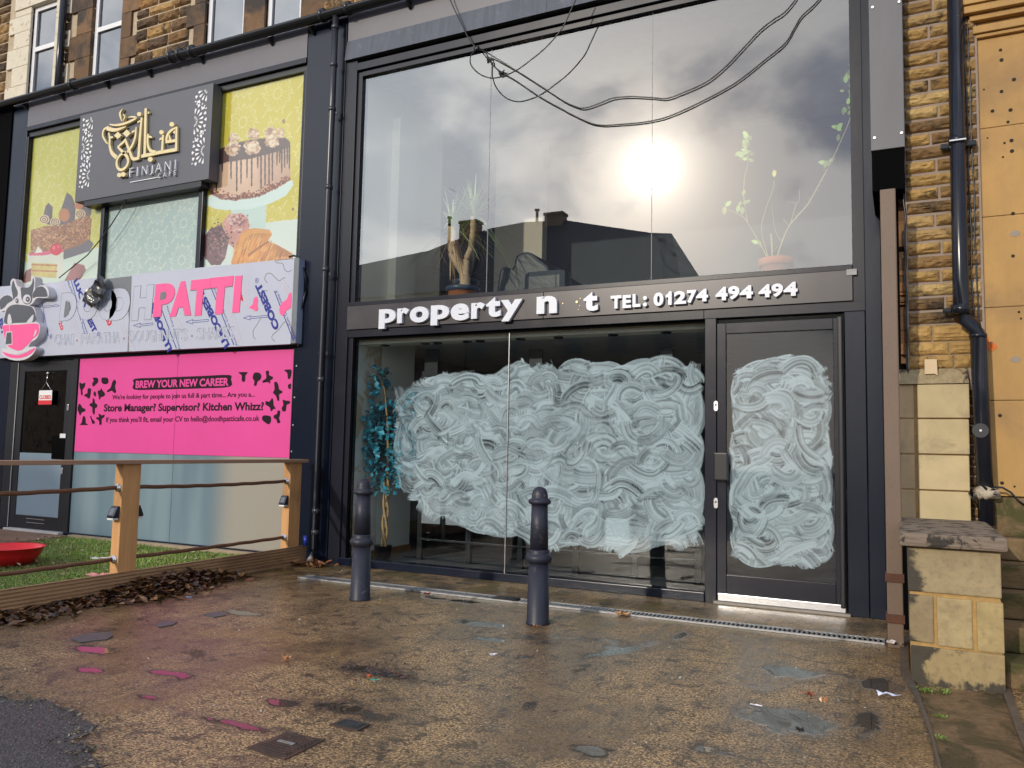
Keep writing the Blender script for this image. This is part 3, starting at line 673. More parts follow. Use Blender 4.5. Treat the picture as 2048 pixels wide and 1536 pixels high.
# window surrounds
def surround(x0, x1, zt, wl, wr, cream=False, name='window_surround'):
    for left in (True, False):
        if not (wl if left else wr): continue
        mb = MB(); z = 5.6; k = 0
        while z < min(zt, 9.2):
            h = random.choice((.28, .33, .4)); e = .16 if k % 2 else 0; c = np.array(S(112, 84, 56))*random.uniform(.65, 1.2)
            if left: mb.box(x0-wl-e*(wl > .2), x0, WY-.03, WY+.25, z, min(z+h, zt)-.004, c)
            else: mb.box(x1, x1+wr+(.16-e)*(wr > .2), WY-.03, WY+.25, z, min(z+h, zt)-.004, c)
            z += h; k += 1
        mb.build(name, m_limewash if cream else m_brownstone, terr, attr=not cream, bevel=.008)
    if zt < 9: MB().box(x0-wl, x1+wr, WY-.05, WY+.25, zt+.001, zt+.3, np.array(S(112, 84, 56))).build('lintel', m_limewash if cream else m_brownstone, terr, attr=not cream, bevel=.008)
surround(-13.0, -12.34, 8.46, .42, .22, True)
surround(-11.44, -10.74, 9.6, .36, .22); surround(-8.95, -8.2, 9.6, .22, .0); surround(-7.81, -7.17, 9.6, .0, .30)
MB().box(-8.2, -7.81, WY-.03, WY+.25, 5.6, 9.3, np.array(S(112, 84, 56))).build('stone_mullion', m_brownstone, terr, attr=True, bevel=.008)
m_upvc = mat('white_window_frame', (.74, .745, .76), .35, vary=.04)
m_blind = mat('window_blind', (.52, .55, .60), .8, vary=.06, vs=2)
def house_window(x0, x1, z0, z1, trans):
    f = MB(); y0, y1 = WY+.03, WY+.10
    for q in ((x0, x0+.075, z0, z1), (x1-.075, x1, z0, z1), (x0+.075, x1-.075, z0, z0+.09), (x0+.075, x1-.075, z1-.08, z1), (x0+.075, x1-.075, trans-.04, trans+.04)):
        f.box(q[0], q[1], y0, y1, q[2], q[3])
    f = f.build('window', m_upvc, terr, bevel=.006)
    MB().box(x0+.075, x1-.075, y0+.03, y0+.04, z0+.09, trans-.04).build('window_pane', g_win, f)
    MB().box(x0+.075, x1-.075, y0+.03, y0+.04, trans+.04, z1-.08).build('window_pane', g_win, f)
    MB().box(x0, x1, WY+.16, WY+.18, z0, z1).build('blind', m_blind, f)
house_window(-13.0, -12.34, 5.6, 8.46, 7.72); house_window(-11.44, -10.74, 5.6, 9.6, 7.72)
house_window(-8.95, -8.2, 5.6, 9.6, 8.4); house_window(-7.81, -7.17, 5.6, 9.6, 8.4)
wp = MB(); wp.tube([(-12.06, WY-.1, 5.6), (-12.06, WY-.1, 9.4)], .055, 12)
tag(wp.build('waste_pipe', m_pipe), 'thin dark pipe running up the stone terrace between the two left windows', 'pipe')
MB().box(-14.5, -.0, .2, 1.2, 5.56, 5.84).build('flat_roof', mat('roof_felt', (.05, .05, .055), .85, vary=.2), shop)

# --- the pier of pitched stone on the right
pier = thing('stone_pier', 'narrow yellow pier of pitched stone on a smooth cream block base beside the right drainpipe', 'stone pier', (.25, -.4, 0))
PY = -.5; ps = MB(); k = 1000
pal2 = [S(172, 142, 92), S(154, 122, 74), S(184, 156, 102), S(138, 108, 66), S(166, 134, 80), S(124, 96, 60)]
z = 2.16; row = 0; H = .0995
while z < 5.0:
    if row % 2 == 0: cuts = [.05, .515]
    else:
        a = random.uniform(.21, .29); cuts = [.05, a, .515]
    for xa, xb in zip(cuts[:-1], cuts[1:]):
        k += 1; rough_stone(ps, xa+.006, xb-.010, z+.011, z+H-.010, PY, .028, np.array(random.choice(pal2))*random.uniform(.85, 1.1), res=.007, seed=k)
    z += H; row += 1
for za, zb, cuts in ((2.04, 2.16, [.05, .2, .47]), (1.945, 2.04, [.05, .3, .47]), (1.85, 1.945, [.05, .17, .33, .44])):
    for xa, xb in zip(cuts[:-1], cuts[1:]):
        k += 1; rough_stone(ps, xa+.003, xb-.003, za+.004, zb-.003, PY, .022, np.array(S(176, 142, 84))*random.uniform(.8, 1.1), res=.008, seed=k)
ps.build('pitched_stonework', m_rubble, pier, attr=True)
MB().box(.045, .52, PY+.004, PY+.5, 1.7, 5.0).build('mortar_bed', m_mortar, pier)
wt = MB().add([(-.02, -.575, 1.74), (.41, -.575, 1.74), (.41, PY-.004, 1.85), (-.02, PY-.004, 1.85), (-.02, -.4, 1.74), (.41, -.4, 1.74), (.41, -.4, 1.85), (-.02, -.4, 1.85)],
              [(0, 1, 2, 3), (0, 3, 7, 4), (1, 5, 6, 2), (3, 2, 6, 7), (0, 4, 5, 1), (4, 7, 6, 5)])
wt.build('weathering', mat('weathered_ledge', (.30, .235, .13), .85, vary=.3, vs=24, bump=.7, bs=60, dirt=(.05, .035, .02), dirts=7, dirtlo=.5, dirthi=.6), pier)
pb = MB(); zs_ = [.80, 1.005, 1.25, 1.497, 1.738]
for za, zb in zip(zs_[:-1], zs_[1:]):
    pb.box(.094, .408+random.uniform(-.006, .004), -.57, -.3, za+.006, zb-.004, np.array(S(184, 166, 126))*random.uniform(.92, 1.08))
    pb.box(-.02, .074, -.555, -.3, za+.006, zb-.004, np.array(S(168, 146, 112))*random.uniform(.9, 1.1))
pb.build('smooth_blocks', m_ashlar, pier, attr=True, bevel=.006)
MB().box(-.01, .40, -.55, -.31, .8, 1.739).build('mortar_bed', mat('ochre_mortar', (.30, .19, .08), .9, vary=.3, vs=30, bump=.4), pier)
br = MB(); z = .75; k = 2000
while z < 1.98:
    h = random.uniform(.06, .08); k += 1
    rough_stone(br, .412, .51, z+.006, z+h-.006, -.44, .02, np.array(random.choice((S(110, 78, 48), S(84, 62, 42), S(130, 96, 58))))*random.uniform(.6, 1.1), res=.012, seed=k); z += h
br.build('rough_return', m_sooty, pier, attr=True)
MB().box(.41, .52, -.43, -.2, .7, 2.0).build('mortar_bed', m_mortar2, pier)
q0, q1 = at(1849, 719, -.535), at(1875, 751, -.535)
pl = MB().add([(q0[0], -.548, q0[2]), (q1[0]-.002, -.548, q0[2]-.001), (q1[0], -.548, q1[2]), (q0[0]+.06, -.548, q1[2]+.012), (q0[0], -.548, q1[2]+.01)]+[(x, -.52, z) for x, z in ((q0[0], q0[2]), (q1[0]-.002, q0[2]-.001), (q1[0], q1[2]), (q0[0]+.06, q1[2]+.012), (q0[0], q1[2]+.01))],
              [(0, 1, 2, 3, 4), (9, 8, 7, 6, 5), (0, 5, 6, 1), (1, 6, 7, 2), (2, 7, 8, 3), (3, 8, 9, 4), (4, 9, 5, 0)])
pl.build('stone_chip', mat('pale_tile', (.60, .46, .29), .8, vary=.06), pier)

# --- neighbouring sandstone pilaster
pil = thing('sandstone_pilaster', 'smooth orange sandstone pilaster full of screw holes under a moulded capital', 'pilaster', (1.1, -.4, .8))
m_sand = mat('orange_sandstone', (.43, .255, .085), .75, vary=.16, vs=4, stretch=(1.6, 1, .4), bump=.2, bs=50, dirt=(.30, .18, .075), dirts=1.5, dirtlo=.42, dirthi=.75)
zb = [.98]+[at(1990, y, -.46)[2] for y in (801, 615, 433, 255)]+[4.19]
for za, zc in zip(zb[:-1], zb[1:]):
    MB().box(.515, 2.4, -.47, -.1, za+.0015, zc-.0015).build('ashlar_block', m_sand, pil, bevel=.005)
cp = MB()
for za, zc, d in ((4.19, 4.215, .03), (4.217, 4.27, .05), (4.272, 4.30, .02), (4.302, 4.345, .07), (4.347, 4.40, .11), (4.402, 4.5, .13), (4.502, 5.2, .0)): cp.box(.545-d, 2.45, -.47-d, -.1, za, zc)
cp.build('capital', m_sand, pil, bevel=.007)
m_hole = mat('screw_hole', (.025, .018, .012), .9); m_plug = mat('filled_hole', (.30, .25, .2), .9)
for px, py, r in ((2001, 100, .011), (2003, 120, .013), (2028, 159, .013), (2003, 183, .012), (1985, 222, .012), (2021, 220, .013), (2016, 244, .010), (2023, 281, .013), (2009, 286, .008), (2024, 302, .013), (2006, 314, .007), (1968, 179, .006), (1975, 276, .006), (2026, 427, .012), (2026, 512, .011), (2038, 624, .008), (2042, 637, .007), (2000, 831, .012), (2004, 966, .012), (2029, 973, .007)):
    q = at(px, py, -.471); MB().prism([(q[0]+r*math.cos(t), q[2]+r*math.sin(t)) for t in np.linspace(0, 2*math.pi, 12)[:-1]], -.4725, -.465).build('screw_hole', m_hole, pil)
for px, py, rx in ((2031, 719, .03), (2030, 467, .03)):
    q = at(px, py, -.471); MB().prism([(q[0]+rx*random.uniform(.8, 1.1)*math.cos(t), q[2]+.8*rx*random.uniform(.8, 1.1)*math.sin(t)) for t in np.linspace(0, 2*math.pi, 14)[:-1]], -.4722, -.465).build('filler_patch', m_plug, pil)
m_ruststain = mat('orange_rust_stain', (.60, .15, .03), .85, vary=.3, vs=30, bump=.5, bs=60, dirt=(.25, .16, .10), dirts=16, dirtlo=.5, dirthi=.55)
rs = MB(); q = at(1978, 690, -.471)
for cx, cz, rx, rz in ((q[0]-.018, q[2]+.04, .016, .035), (q[0]+.014, q[2]-.01, .03, .032)):
    rs.prism([(cx+rx*random.uniform(.7, 1.2)*math.cos(t), cz+rz*random.uniform(.7, 1.2)*math.sin(t)) for t in np.linspace(0, 2*math.pi, 16)[:-1]], -.4735, -.465)
rs.build('rust_stain', m_ruststain, pil)
m_mossstone = mat('mossy_stone', (.17, .11, .05), .8, vary=.3, vs=10, bump=.6, bs=50, dirt=(.06, .055, .012), dirts=3.5, dirtlo=.45, dirthi=.6)
MB().box(.51, 2.4, -.56, -.1, .72, .975).build('plinth', m_mossstone, pil, bevel=.015)

# --- low stone wall with its cap, and the steps beside it
low = thing('low_stone_wall', 'low wall of big cream blocks with black lichen under a dark flat capstone', 'wall', (.25, -1.15, 0))
m_lichen = mat('lichen_block', (1, 1, 1), .82, attr='Col', vary=.17, vs=7, bump=.45, bs=60, dirt=(.045, .042, .036), dirts=4.2, dirtlo=.52, dirthi=.66)
def grime_blocks():
    m = bpy.data.materials.new('grimed_block'); m.use_nodes = True; t = NT(m.node_tree); b = t.n['Principled BSDF']; p = t.pos(); X, Y, Z = t.xyz(p)
    a = t.new('ShaderNodeAttribute', attribute_name='Col')
    n1 = t.noise(p, 6, 7, .65, .4); n2 = t.noise(p, 26, 6, .7)
    c = t.mix(1.0, a.outputs['Color'], t.m('ADD', .55, t.m('MULTIPLY', n1, .9)), 'MULTIPLY')
    c = t.mix(t.m('MULTIPLY', t.ramp(n2, .45, .7), .45), c, (.16, .125, .075, 1))
    left = t.m('MULTIPLY', t.ramp(X, .15, .0), .26); low_ = t.m('MULTIPLY', t.ramp(Z, .11, .0), .2)
    top_ = t.m('MULTIPLY', t.m('MULTIPLY', t.ramp(Z, .10, .19), t.ramp(Z, .215, .205)), t.m('MULTIPLY', t.ramp(X, .33, .05), .26))
    g_ = t.ramp(t.m('ADD', t.m('ADD', n1, left), t.m('ADD', low_, top_)), .60, .72)
    c = t.mix(t.m('MULTIPLY', g_, .9), c, (.020, .019, .017, 1))
    t.put(b.inputs['Base Color'], c); b.inputs['Roughness'].default_value = .8
    bp = t.new('ShaderNodeBump'); bp.inputs['Strength'].default_value = .55; bp.inputs['Distance'].default_value = .008
    t.put(bp.inputs['Height'], t.m('ADD', n2, t.m('MULTIPLY', n1, .6))); t.put(b.inputs['Normal'], bp.outputs[0]); return m
m_lichen = grime_blocks()
lb = MB()
def blk(xa, xb, za, zb, c): lb.box(xa, xb, -1.8, -.6, za, zb, .74*np.array(S(*c))*random.uniform(.92, 1.06))
blk(.012, .456, .495, .735, (178, 160, 122)); blk(.015, .135, .225, .478, (172, 152, 114)); blk(.150, .318, .215, .474, (186, 166, 122)); blk(.338, .462, .21, .47, (186, 164, 114)); blk(.02, .462, -.02, .203, (178, 156, 110))
lb.build('blocks', m_lichen, low, attr=True, bevel=.008)
MB().box(.02, .45, -1.788, -.61, -.01, .738).build('mortar_bed', mat('ochre_pointing', (.40, .25, .09), .9, vary=.25, vs=30, bump=.4), low)
cap = MB(); g = 26
for i in range(1): cap.box(-.028, .487, -1.85, -.585, .742, .815)
cap.build('capstone', mat('weathered_capstone', (.20, .155, .115), .8, vary=.3, vs=26, stretch=(.25, 4, 4), bump=.7, bs=26, dirt=(.035, .028, .022), dirts=11, dirtlo=.50, dirthi=.58), low, bevel=.016)
stp = thing('stone_steps', 'worn mossy stone steps climbing beside the low block wall', 'steps', (1.1, -1.2, 0))
for i in range(5):
    y0 = -1.66+.24*i
    for j in range(3):
        xa = .52+j*.6+.15*(i % 2); xb = xa+.59
        if j == 0: xa = .475
        MB().box(xa, xb, y0, -.5, .145*i+.001, .145*(i+1)-.004).build('step_stone', m_mossstone, stp, bevel=.014)

# --- grey shutter box and steel post
sb = thing('shutter_box', 'grey metal shutter box end with corner screws hanging above the brown steel post', 'shutter box', (-.05, -.5, 3.3))
bl_, br_ = at(1742, 302, -.66), at(1810, 292, -.66)
MB().box(bl_[0], br_[0], -.66, .0, bl_[2], 6.2).build('casing', m_box, sb, bevel=.004)
MB().box(bl_[0]+.004, br_[0]-.004, -.65, -.02, at(1745, 383, -.65)[2], bl_[2]-.002).build('shaded_hollow', m_void, sb)  # near-black block: shade of the open box bottom put into its colour
for px, py in ((1745, 15), (1798, 4), (1749, 276), (1803, 266)):
    q = at(px, py, -.66); MB().prism([(q[0]+.0095*math.cos(t), q[2]+.0095*math.sin(t)) for t in np.linspace(0, 2*math.pi, 12)[:-1]], -.667, -.659).build('screw', m_screw, sb)
post = thing('steel_post', 'square brown steel post with rusty clamp bands standing at the drain end', 'post', (-.06, -.92, 0))
MB().box(-.110, -.014, -.97, -.87, 0, 3.03).build('shaft', m_steel, post, bevel=.008)
for z in (.42, .16): MB().box(-.118, -.006, -.98, -.86, z, z+.055).build('clamp_band', m_rust, post, bevel=.003)
db = MB()   # rubble in the gap
for k in range(60):
    z = random.uniform(1.9, 3.3); db.box(-.0, .05, -.42+random.uniform(-.03, .05), -.3, z, z+random.uniform(.03, .09), np.array(S(120, 84, 50))*random.uniform(.4, 1.2))
db.build('broken_edge', m_sooty, pier, attr=True)
cb = MB(); 
cb.tube([(.04+.006*math.sin(k*1.3), -.52, 3.3-.06*k) for k in range(26)]+[(.03, -.53, 1.78)], .006, 6)
tag(cb.build('loose_cable', m_gutter), 'thin black cable hanging down the gap left of the stone pier', 'cable')
MB().box(-.02, .04, -.3, .3, 0, 6.0).build('party_wall', m_void, pier)

# --- downpipes and gutter
def pipe_run(name, label, pts, r, collars, bracket=(), m=m_pipe):
    t = thing(name, label, 'drainpipe', pts[-1]); MB().tube(pts, r, 16).build('pipe', m, t)
    for c, h in collars:
        p = np.array(c); MB().lathe([(r*1.0, p[2]), (r*1.22, p[2]+.006), (r*1.22, p[2]+h-.006), (r, p[2]+h)], p[0], p[1], 18).build('collar', m, t)
    for c in bracket:
        mb = MB().box(c[0]-r*1.75, c[0]+r*1.75, c[1]+r*.2, c[1]+r*.55, c[2]-.018, c[2]+.018); mb.build('bracket', m, t, bevel=.004)
    return t
t = pipe_run('downpipe', 'long dark painted drainpipe on the facade between the cafe and the property office', [(-5.52, -.105, 5.93), (-5.52, -.105, 5.0), (-5.52, -.105, .16), (-5.52, -.13, .10), (-5.515, -.17, .06)], .034,
             [((-5.52, -.105, z), .05) for z in (5.78, 5.35, 4.85, 3.98, 3.08, 1.9, .52, .30)], [(-5.52, -.105, z) for z in (4.83, 3.05, 2.2)], m=mat('grey_black_pipe', (.030, .031, .038), .28, vary=.2, vs=8))
MB().tube([(-5.515, -.16, .075), (-5.505, -.21, .03)], .03, 12).build('shoe', mat('limescale', (.35, .33, .3), .8, vary=.3, vs=30), t)
pd = [at(1909, -30, -.6), at(1921, 560, -.6), at(1922, 612, -.6), at(1932, 640, -.6), at(1948, 652, -.6), at(1956, 672, -.6), at(1960, 760, -.6), at(1974, 1050, -.6)]
t = pipe_run('downpipe', 'glossy black drainpipe with an elbow bend in front of the yellow stone pier', pd, [.05, .05, .05, .048, .048, .05, .05, .05], [])
def around(px, py, h, rr=1.25):
    a, b = at(px, py, -.6), at(px, py-h, -.6); MB().tube([a, b], .05*rr, 16).build('collar', m_pipe, t)
around(1922, 628, 18); around(1915, 288, 14, 1.12); around(1956, 676, 8, 1.1)
q = at(1916, 290, -.56); MB().box(q[0]-.11, q[0]+.11, -.57, -.55, q[2]-.02, q[2]+.02).build('bracket', m_pipe, t, bevel=.008)
q = at(1908, 622, -.56); MB().box(q[0]-.07, q[0]+.03, -.6, -.57, q[2]-.018, q[2]+.018).build('bracket', m_pipe, t, bevel=.012)
q = at(1915, 281, -.65); MB().box(q[0]-.05, q[0]+.052, -.656, -.65, q[2], q[2]+.009).build('paint_splash', m_letter, t)
q = at(1961, 861, -.655); MB().prism([(q[0]+.048*math.cos(a), q[2]+.048*math.sin(a)) for a in np.linspace(0, 2*math.pi, 22)[:-1]], -.662, -.64).build('access_cap', mat('black_rubber', (.03, .03, .032), .6), t)
MB().prism([(q[0]+.008*math.cos(a), q[2]+.008*math.sin(a)) for a in np.linspace(0, 2*math.pi, 10)[:-1]], -.667, -.661).build('access_screw', m_screw, t)
for kk, (dx_, lab) in enumerate(((.0, 'thin black wire running down the pier just right of the glossy drainpipe'), (.025, 'second thin black wire between the glossy drainpipe and the sandstone pilaster'))):
    mb = MB().tube([(lambda p: (p[0]+dx_+.004*math.sin(i*2.1+kk*2), -.53, p[2]))(at(1925+i*2.4, -20+i*70, -.53)) for i in range(13)], .0045, 6)
    tag(mb.build('wire', m_gutter), lab, 'wire')
mb = MB().tube([at(*q, -.58) for q in ((1938, 985), (1945, 1000), (1958, 985), (1985, 974), (2005, 975), (2022, 985), (2035, 1000), (2048, 1010))], .0075, 6)
tag(mb.build('wire', m_gutter), 'loose black wire looping out behind the foot of the glossy drainpipe', 'wire')
mb = MB(); q = floor_at(2012, 1012, .98); 
for k in range(14): mb.tube([(q[0]+random.uniform(-.07, .07), -.62+random.uniform(-.05, .05), .975+random.uniform(0, .05)) for _ in range(3)], [.02, .035, .015], 5)
tag(mb.build('rubble_lump', mat('pale_rubble', (.42, .36, .27), .9, vary=.15, vs=30, bump=.6)), 'pale lump of broken render resting on the ledge right of the drainpipe', 'rubble')

gut = thing('gutter', 'black plastic gutter running along the top of the cafe front above its signs', 'gutter', (-6, -.1, 5.9))
for xa, xb in ((-12.6, -9.9), (-9.9, -7.7), (-7.7, -5.6), (-5.6, -2.6), (-2.6, -.15)):
    gp = MB(); n = 12
    prof = [(-.105+.065*math.cos(a), 5.985+.068*math.sin(a)) for a in np.linspace(math.pi, 2*math.pi, n)]
    prof += [(p[0]*.0-.105+(.06)*math.cos(a), 5.985+.062*math.sin(a)) for a, p in zip(np.linspace(2*math.pi, math.pi, n), prof)]
    m_ = len(prof); gp.add([(xa, y, z) for y, z in prof]+[(xb, y, z) for y, z in prof], [(i, (i+1) % m_, (i+1) % m_+m_, i+m_) for i in range(m_)], smooth=True)
    gp.build('trough', m_gutter, gut)
for x in (-9.9, -8.05, -7.9, -7.7, -5.7, -5.35, -2.6): MB().tube([(x-.02, -.105, 5.982), (x+.02, -.105, 5.982)], .075, 16).build('joint', m_gutter, gut)
for x in (-11.9, -11.0, -10.2, -9.3, -8.5, -7.6, -6.5, -5.9, -4.6): MB().add([(x-.015, -.02, 5.96), (x+.015, -.02, 5.96), (x+.015, -.10, 5.90), (x-.015, -.10, 5.90), (x-.015, -.02, 5.84), (x+.015, -.02, 5.84)], [(0, 1, 2, 3), (3, 2, 5, 4), (0, 3, 4), (1, 5, 2), (0, 4, 5, 1)]).build('bracket', m_gutter, gut)

# ------------------------------------------------------------------ across the street (seen mirrored in the glass)
m_opp = mat('opposite_stone', (.22, .17, .12), .85, vary=.25, vs=3, dirt=(.05, .04, .035), dirts=1.0)
m_slate = mat('dark_slate', (.05, .047, .052), .55, vary=.3, vs=14, stretch=(1, 1, 4), bump=.3, bs=20)
KS = (56+6.8)/31.6
def far(x, y, z): return (x*KS, 6.8-KS*(6.8-y), 1.23+(z-1.23)*KS)
def opp_block(name, label, x0, x1, ridge, eave, yr=-24.8, yf=-20.9):
    x0, _, eave = far(x0, 0, eave); x1 *= KS; ridge = [(far(p[0], yr, p[1])[0], far(p[0], yr, p[1])[2]) for p in ridge]; yr, yf = far(0, yr, 0)[1], far(0, yf, 0)[1]
    t = thing(name, label, 'building', ((x0+x1)/2, yr, 0))
    MB().box(x0, x1, 2*yr-yf, yf, 0, eave).build('wall', m_opp, t)
    r = MB(); n = len(ridge)
    fx = [x0-.15+(x1-x0+.3)*(p[0]-ridge[0][0])/(ridge[-1][0]-ridge[0][0]) for p in ridge]
    V = [(x, yf+.25, eave-.05) for x in fx]+[(p[0], yr, p[1]) for p in ridge]+[(x, 2*yr-yf-.25, eave-.05) for x in fx]
    F = [f for i in range(n-1) for f in ((i, i+1, i+1+n, i+n), (i+n, i+1+n, i+1+2*n, i+2*n))]+[(0, n, 2*n), (n-1, 3*n-1, 2*n-1)]
    r.add(V, F); r = r.build('roof', m_slate, t, recalc=True)
    return t, r
    
ob, roof = opp_block('opposite_house', 'dark slate roofed house across the street mirrored in the big upper window', -15.6, -7.0, [(-16.9, 11.22), (-15, 11.34), (-13.0, 11.2), (-11, 10.7), (-9.24, 10.27), (-8.35, 10.15)], 7.2)
ob2, roof2 = opp_block('opposite_terrace', 'long lower terrace across the street mirrored at the left of the upper window', -150, -15.7, [(-150, 8.6), (-62, 9.2), (-40, 9.7), (-23.9, 10.16), (-20, 10.5), (-18.8, 10.82), (-17, 11.18)], 7.6)
for (x, z0, z1, wd, rf) in ((-13.5, 10.4, 11.55, .42, roof), (-17.75, 10.6, 11.65, .45, roof2)):
    (xx, yy, za), zb_ = far(x, -24.8, z0), far(x, -24.8, z1)[2]; wd *= KS
    MB().box(xx-wd, xx+wd, yy-.6, yy+.6, za, zb_-.25).box(xx-wd-.08, xx+wd+.08, yy-.68, yy+.68, zb_-.25, zb_).build('chimney', m_opp, rf, bevel=.06)
for (x, z1, rf) in ((-14.4, 11.85, roof), (-18.9, 12.0, roof2)):
    (xx, yy, za), zb_ = far(x, -24.8, 10.0), far(x, -24.8, z1)[2]; MB().lathe([(.15, za), (.13, zb_-.16), (.24, zb_-.13), (.24, zb_)], xx, yy, 10).build('flue', m_black, rf)
m_oppwin = mat('opposite_window', (.02, .022, .028), .1)
YF = far(0, -20.9, 0)[1]
for t_, xs_ in ((ob, (-22, -18.5, -15, -12)), (ob2, (-50, -46, -42, -38, -34, -30, -27))):
    for x in xs_:
        for z in (1.4, 5.2, 8.2):
            f = MB().box(x-.8, x+.8, YF-.02, YF+.06, z, z+2.1).build('window', m_opp, t_)
            MB().box(x-.68, x+.68, YF+.04, YF+.075, z+.12, z+1.98).build('window_pane', m_oppwin, f)

# ------------------------------------------------------------------ cafe front
cafe = thing('cafe_building', 'dark framed cafe shopfront with cake pictures upstairs and a pink banner below', 'shopfront', (-8.5, .4, 0))
def cf(name, m, *boxes, bevel=.004, parent=None, label=None):
    mb = MB()
    for q in boxes: mb.box(*q)
    return mb.build(name, m, parent or cafe, bevel=bevel, label=label)
cf('pilaster', m_dark2, (-5.985, -5.44, -.004, .3, 0, 5.975))
cf('pilaster', m_dark2, (-11.32, -10.985, -.004, .3, 0, 5.975))
cf('head_panel', m_fascia, (-10.98, -5.99, -.01, .2, 5.60, 5.97)); cf('head_rail', m_dark, (-10.98, -5.99, -.02, .2, 5.535, 5.597)); cf('head_rail', m_black, (-10.98, -5.99, .02, .2, 5.46, 5.533))
cf('mid_panel', m_dark2, (-10.98, -5.99, .012, .2, 2.28, 3.22))
cf('mullion', m_dark, (-9.325, -9.265, -.002, .12, 3.22, 5.46)); cf('mullion', m_dark, (-7.58, -7.51, -.002, .12, 3.22, 5.46)); cf('mullion', m_dark, (-6.03, -5.987, -.002, .12, 3.22, 5.46)); cf('mullion', m_dark, (-10.982, -10.945, -.002, .12, 3.22, 5.46))
panes3 = [cf('pane', g_cafe, (a, b, .05, .058, 3.22, 5.46), bevel=0) for a, b in ((-10.945, -9.325), (-9.265, -7.58), (-7.51, -6.03))]
PYP = .066
z6 = (390, 130, 3.748); z7 = (20, 240, 4.655)
# right picture: chocolate drip cake, muffins, croissant
c = Canvas(-7.51, -6.03, 3.22, 5.46, 230, 340, PYP, (216, 196, 58))
c.rosettes((238, 226, 158), .55)
c.poly([(20, 1255), (270, 1205), (540, 1180), (800, 1150), (800, 1600), (0, 1600)], z6, (222, 228, 222))
c.poly([(270, 1070), (535, 1040), (530, 1225), (270, 1250)], z6, (205, 222, 218))
c.poly([(85, 1000), (88, 1050), (150, 1078), (230, 1088), (400, 1082), (560, 1040), (680, 980), (738, 900), (730, 865), (600, 850), (200, 930)], z6, (222, 236, 234))
c.poly([(115, 760), (160, 700), (430, 660), (600, 620), (712, 595), (716, 860), (660, 900), (600, 930), (480, 985), (300, 1015), (200, 1005), (112, 965)], z6, (226, 184, 158), var=.06, cells=(10, 8))
c.poly([(470, 660), (712, 595), (716, 860), (600, 930), (480, 985)], z6, (214, 164, 140), a=.55)
c.poly([(112, 740), (135, 655), (250, 600), (350, 572), (480, 552), (600, 540), (680, 545), (712, 575), (714, 610), (620, 648), (430, 700), (240, 728), (140, 760)], z6, (92, 62, 60), var=.15, cells=(12, 12))
body = c.inside(c.map([(115, 760), (430, 700), (600, 640), (712, 600), (716, 860), (600, 930), (480, 985), (300, 1015), (112, 965)], z6))
px_ = c.map([(115, 800), (716, 800)], z6); uu = np.clip((c.X-px_[0][0])/(px_[1][0]-px_[0][0]), 0, 1)
c.rgb = np.where(body[..., None], c.rgb*(1.08-.5*np.clip(uu-.45, 0, 1)[..., None]**1.2-.25*np.clip(.12-uu, 0, 1)[..., None]*4), c.rgb)
for x, ya, yb in ((160, 730, 950), (205, 720, 800), (270, 715, 855), (313, 710, 948), (345, 700, 892), (390, 690, 848), (425, 690, 910), (470, 680, 775), (495, 680, 930), (525, 670, 905), (555, 665, 905), (580, 655, 870), (615, 640, 755), (635, 640, 735), (650, 630, 812), (672, 620, 770), (692, 610, 742), (708, 600, 780)):
    c.poly([(x-7, ya), (x+7, ya), (x+5, yb-6), (x, yb+3), (x-5, yb-6)], z6, (88, 60, 58))
for k in range(420):
    u = random.random(); x = 115+u*600; yb = np.interp(x, [115, 200, 300, 480, 600, 716], [965, 1005, 1015, 985, 930, 860]); y = yb-abs(random.gauss(0, 22))
    c.ell(x, y, random.uniform(4, 9), random.uniform(4, 8), z6, random.choice(((150, 82, 54), (120, 62, 44), (186, 112, 78), (110, 60, 50))))
def cream(cx, cyy, r):
    for k in range(46):
        a = random.uniform(0, 6.28); d = (1-k/60)*.66*r
        c.ell(cx+d*math.cos(a), cyy+d*math.sin(a), r*random.uniform(.14, .34), r*random.uniform(.10, .26), z6, random.choice(((172, 126, 100), (238, 208, 182), (226, 188, 158), (204, 160, 130), (244, 220, 198), (214, 172, 140))))
for q in ((290, 555, 55), (435, 515, 58), (560, 505, 60), (640, 510, 48), (285, 630, 70), (430, 612, 78), (575, 570, 66)): cream(*q)
c.ell(665, 422, 12, 18, z6, (160, 120, 60)); c.ell(735, 1080, 11, 12, z6, (150, 120, 60))
c.poly([(205, 1180), (250, 1120), (350, 1110), (400, 1150), (408, 1225), (330, 1400), (250, 1340)], z6, (216, 150, 138), var=.15, cells=(16, 10))
for k in range(60): c.ell(random.gauss(310, 45), random.gauss(1180, 32), random.uniform(6, 14), random.uniform(5, 10), z6, random.choice(((140, 84, 88), (226, 190, 186), (176, 112, 110))))
c.poly([(25, 1380), (60, 1300), (110, 1230), (200, 1195), (255, 1320), (225, 1450), (190, 1500), (120, 1500)], z6, (120, 78, 82), var=.25, cells=(20, 14))
for k in range(170): c.ell(random.gauss(175, 42), random.gauss(1310, 62), random.uniform(4, 11), random.uniform(4, 9), z6, random.choice(((96, 56, 58), (156, 108, 104), (180, 130, 118), (84, 48, 52))))
c.poly([(270, 1480), (300, 1375), (330, 1290), (370, 1240), (440, 1222), (560, 1235), (578, 1270), (545, 1320), (610, 1345), (730, 1410), (740, 1500), (280, 1520)], z6, (220, 140, 56), var=.22, cells=(26, 8))
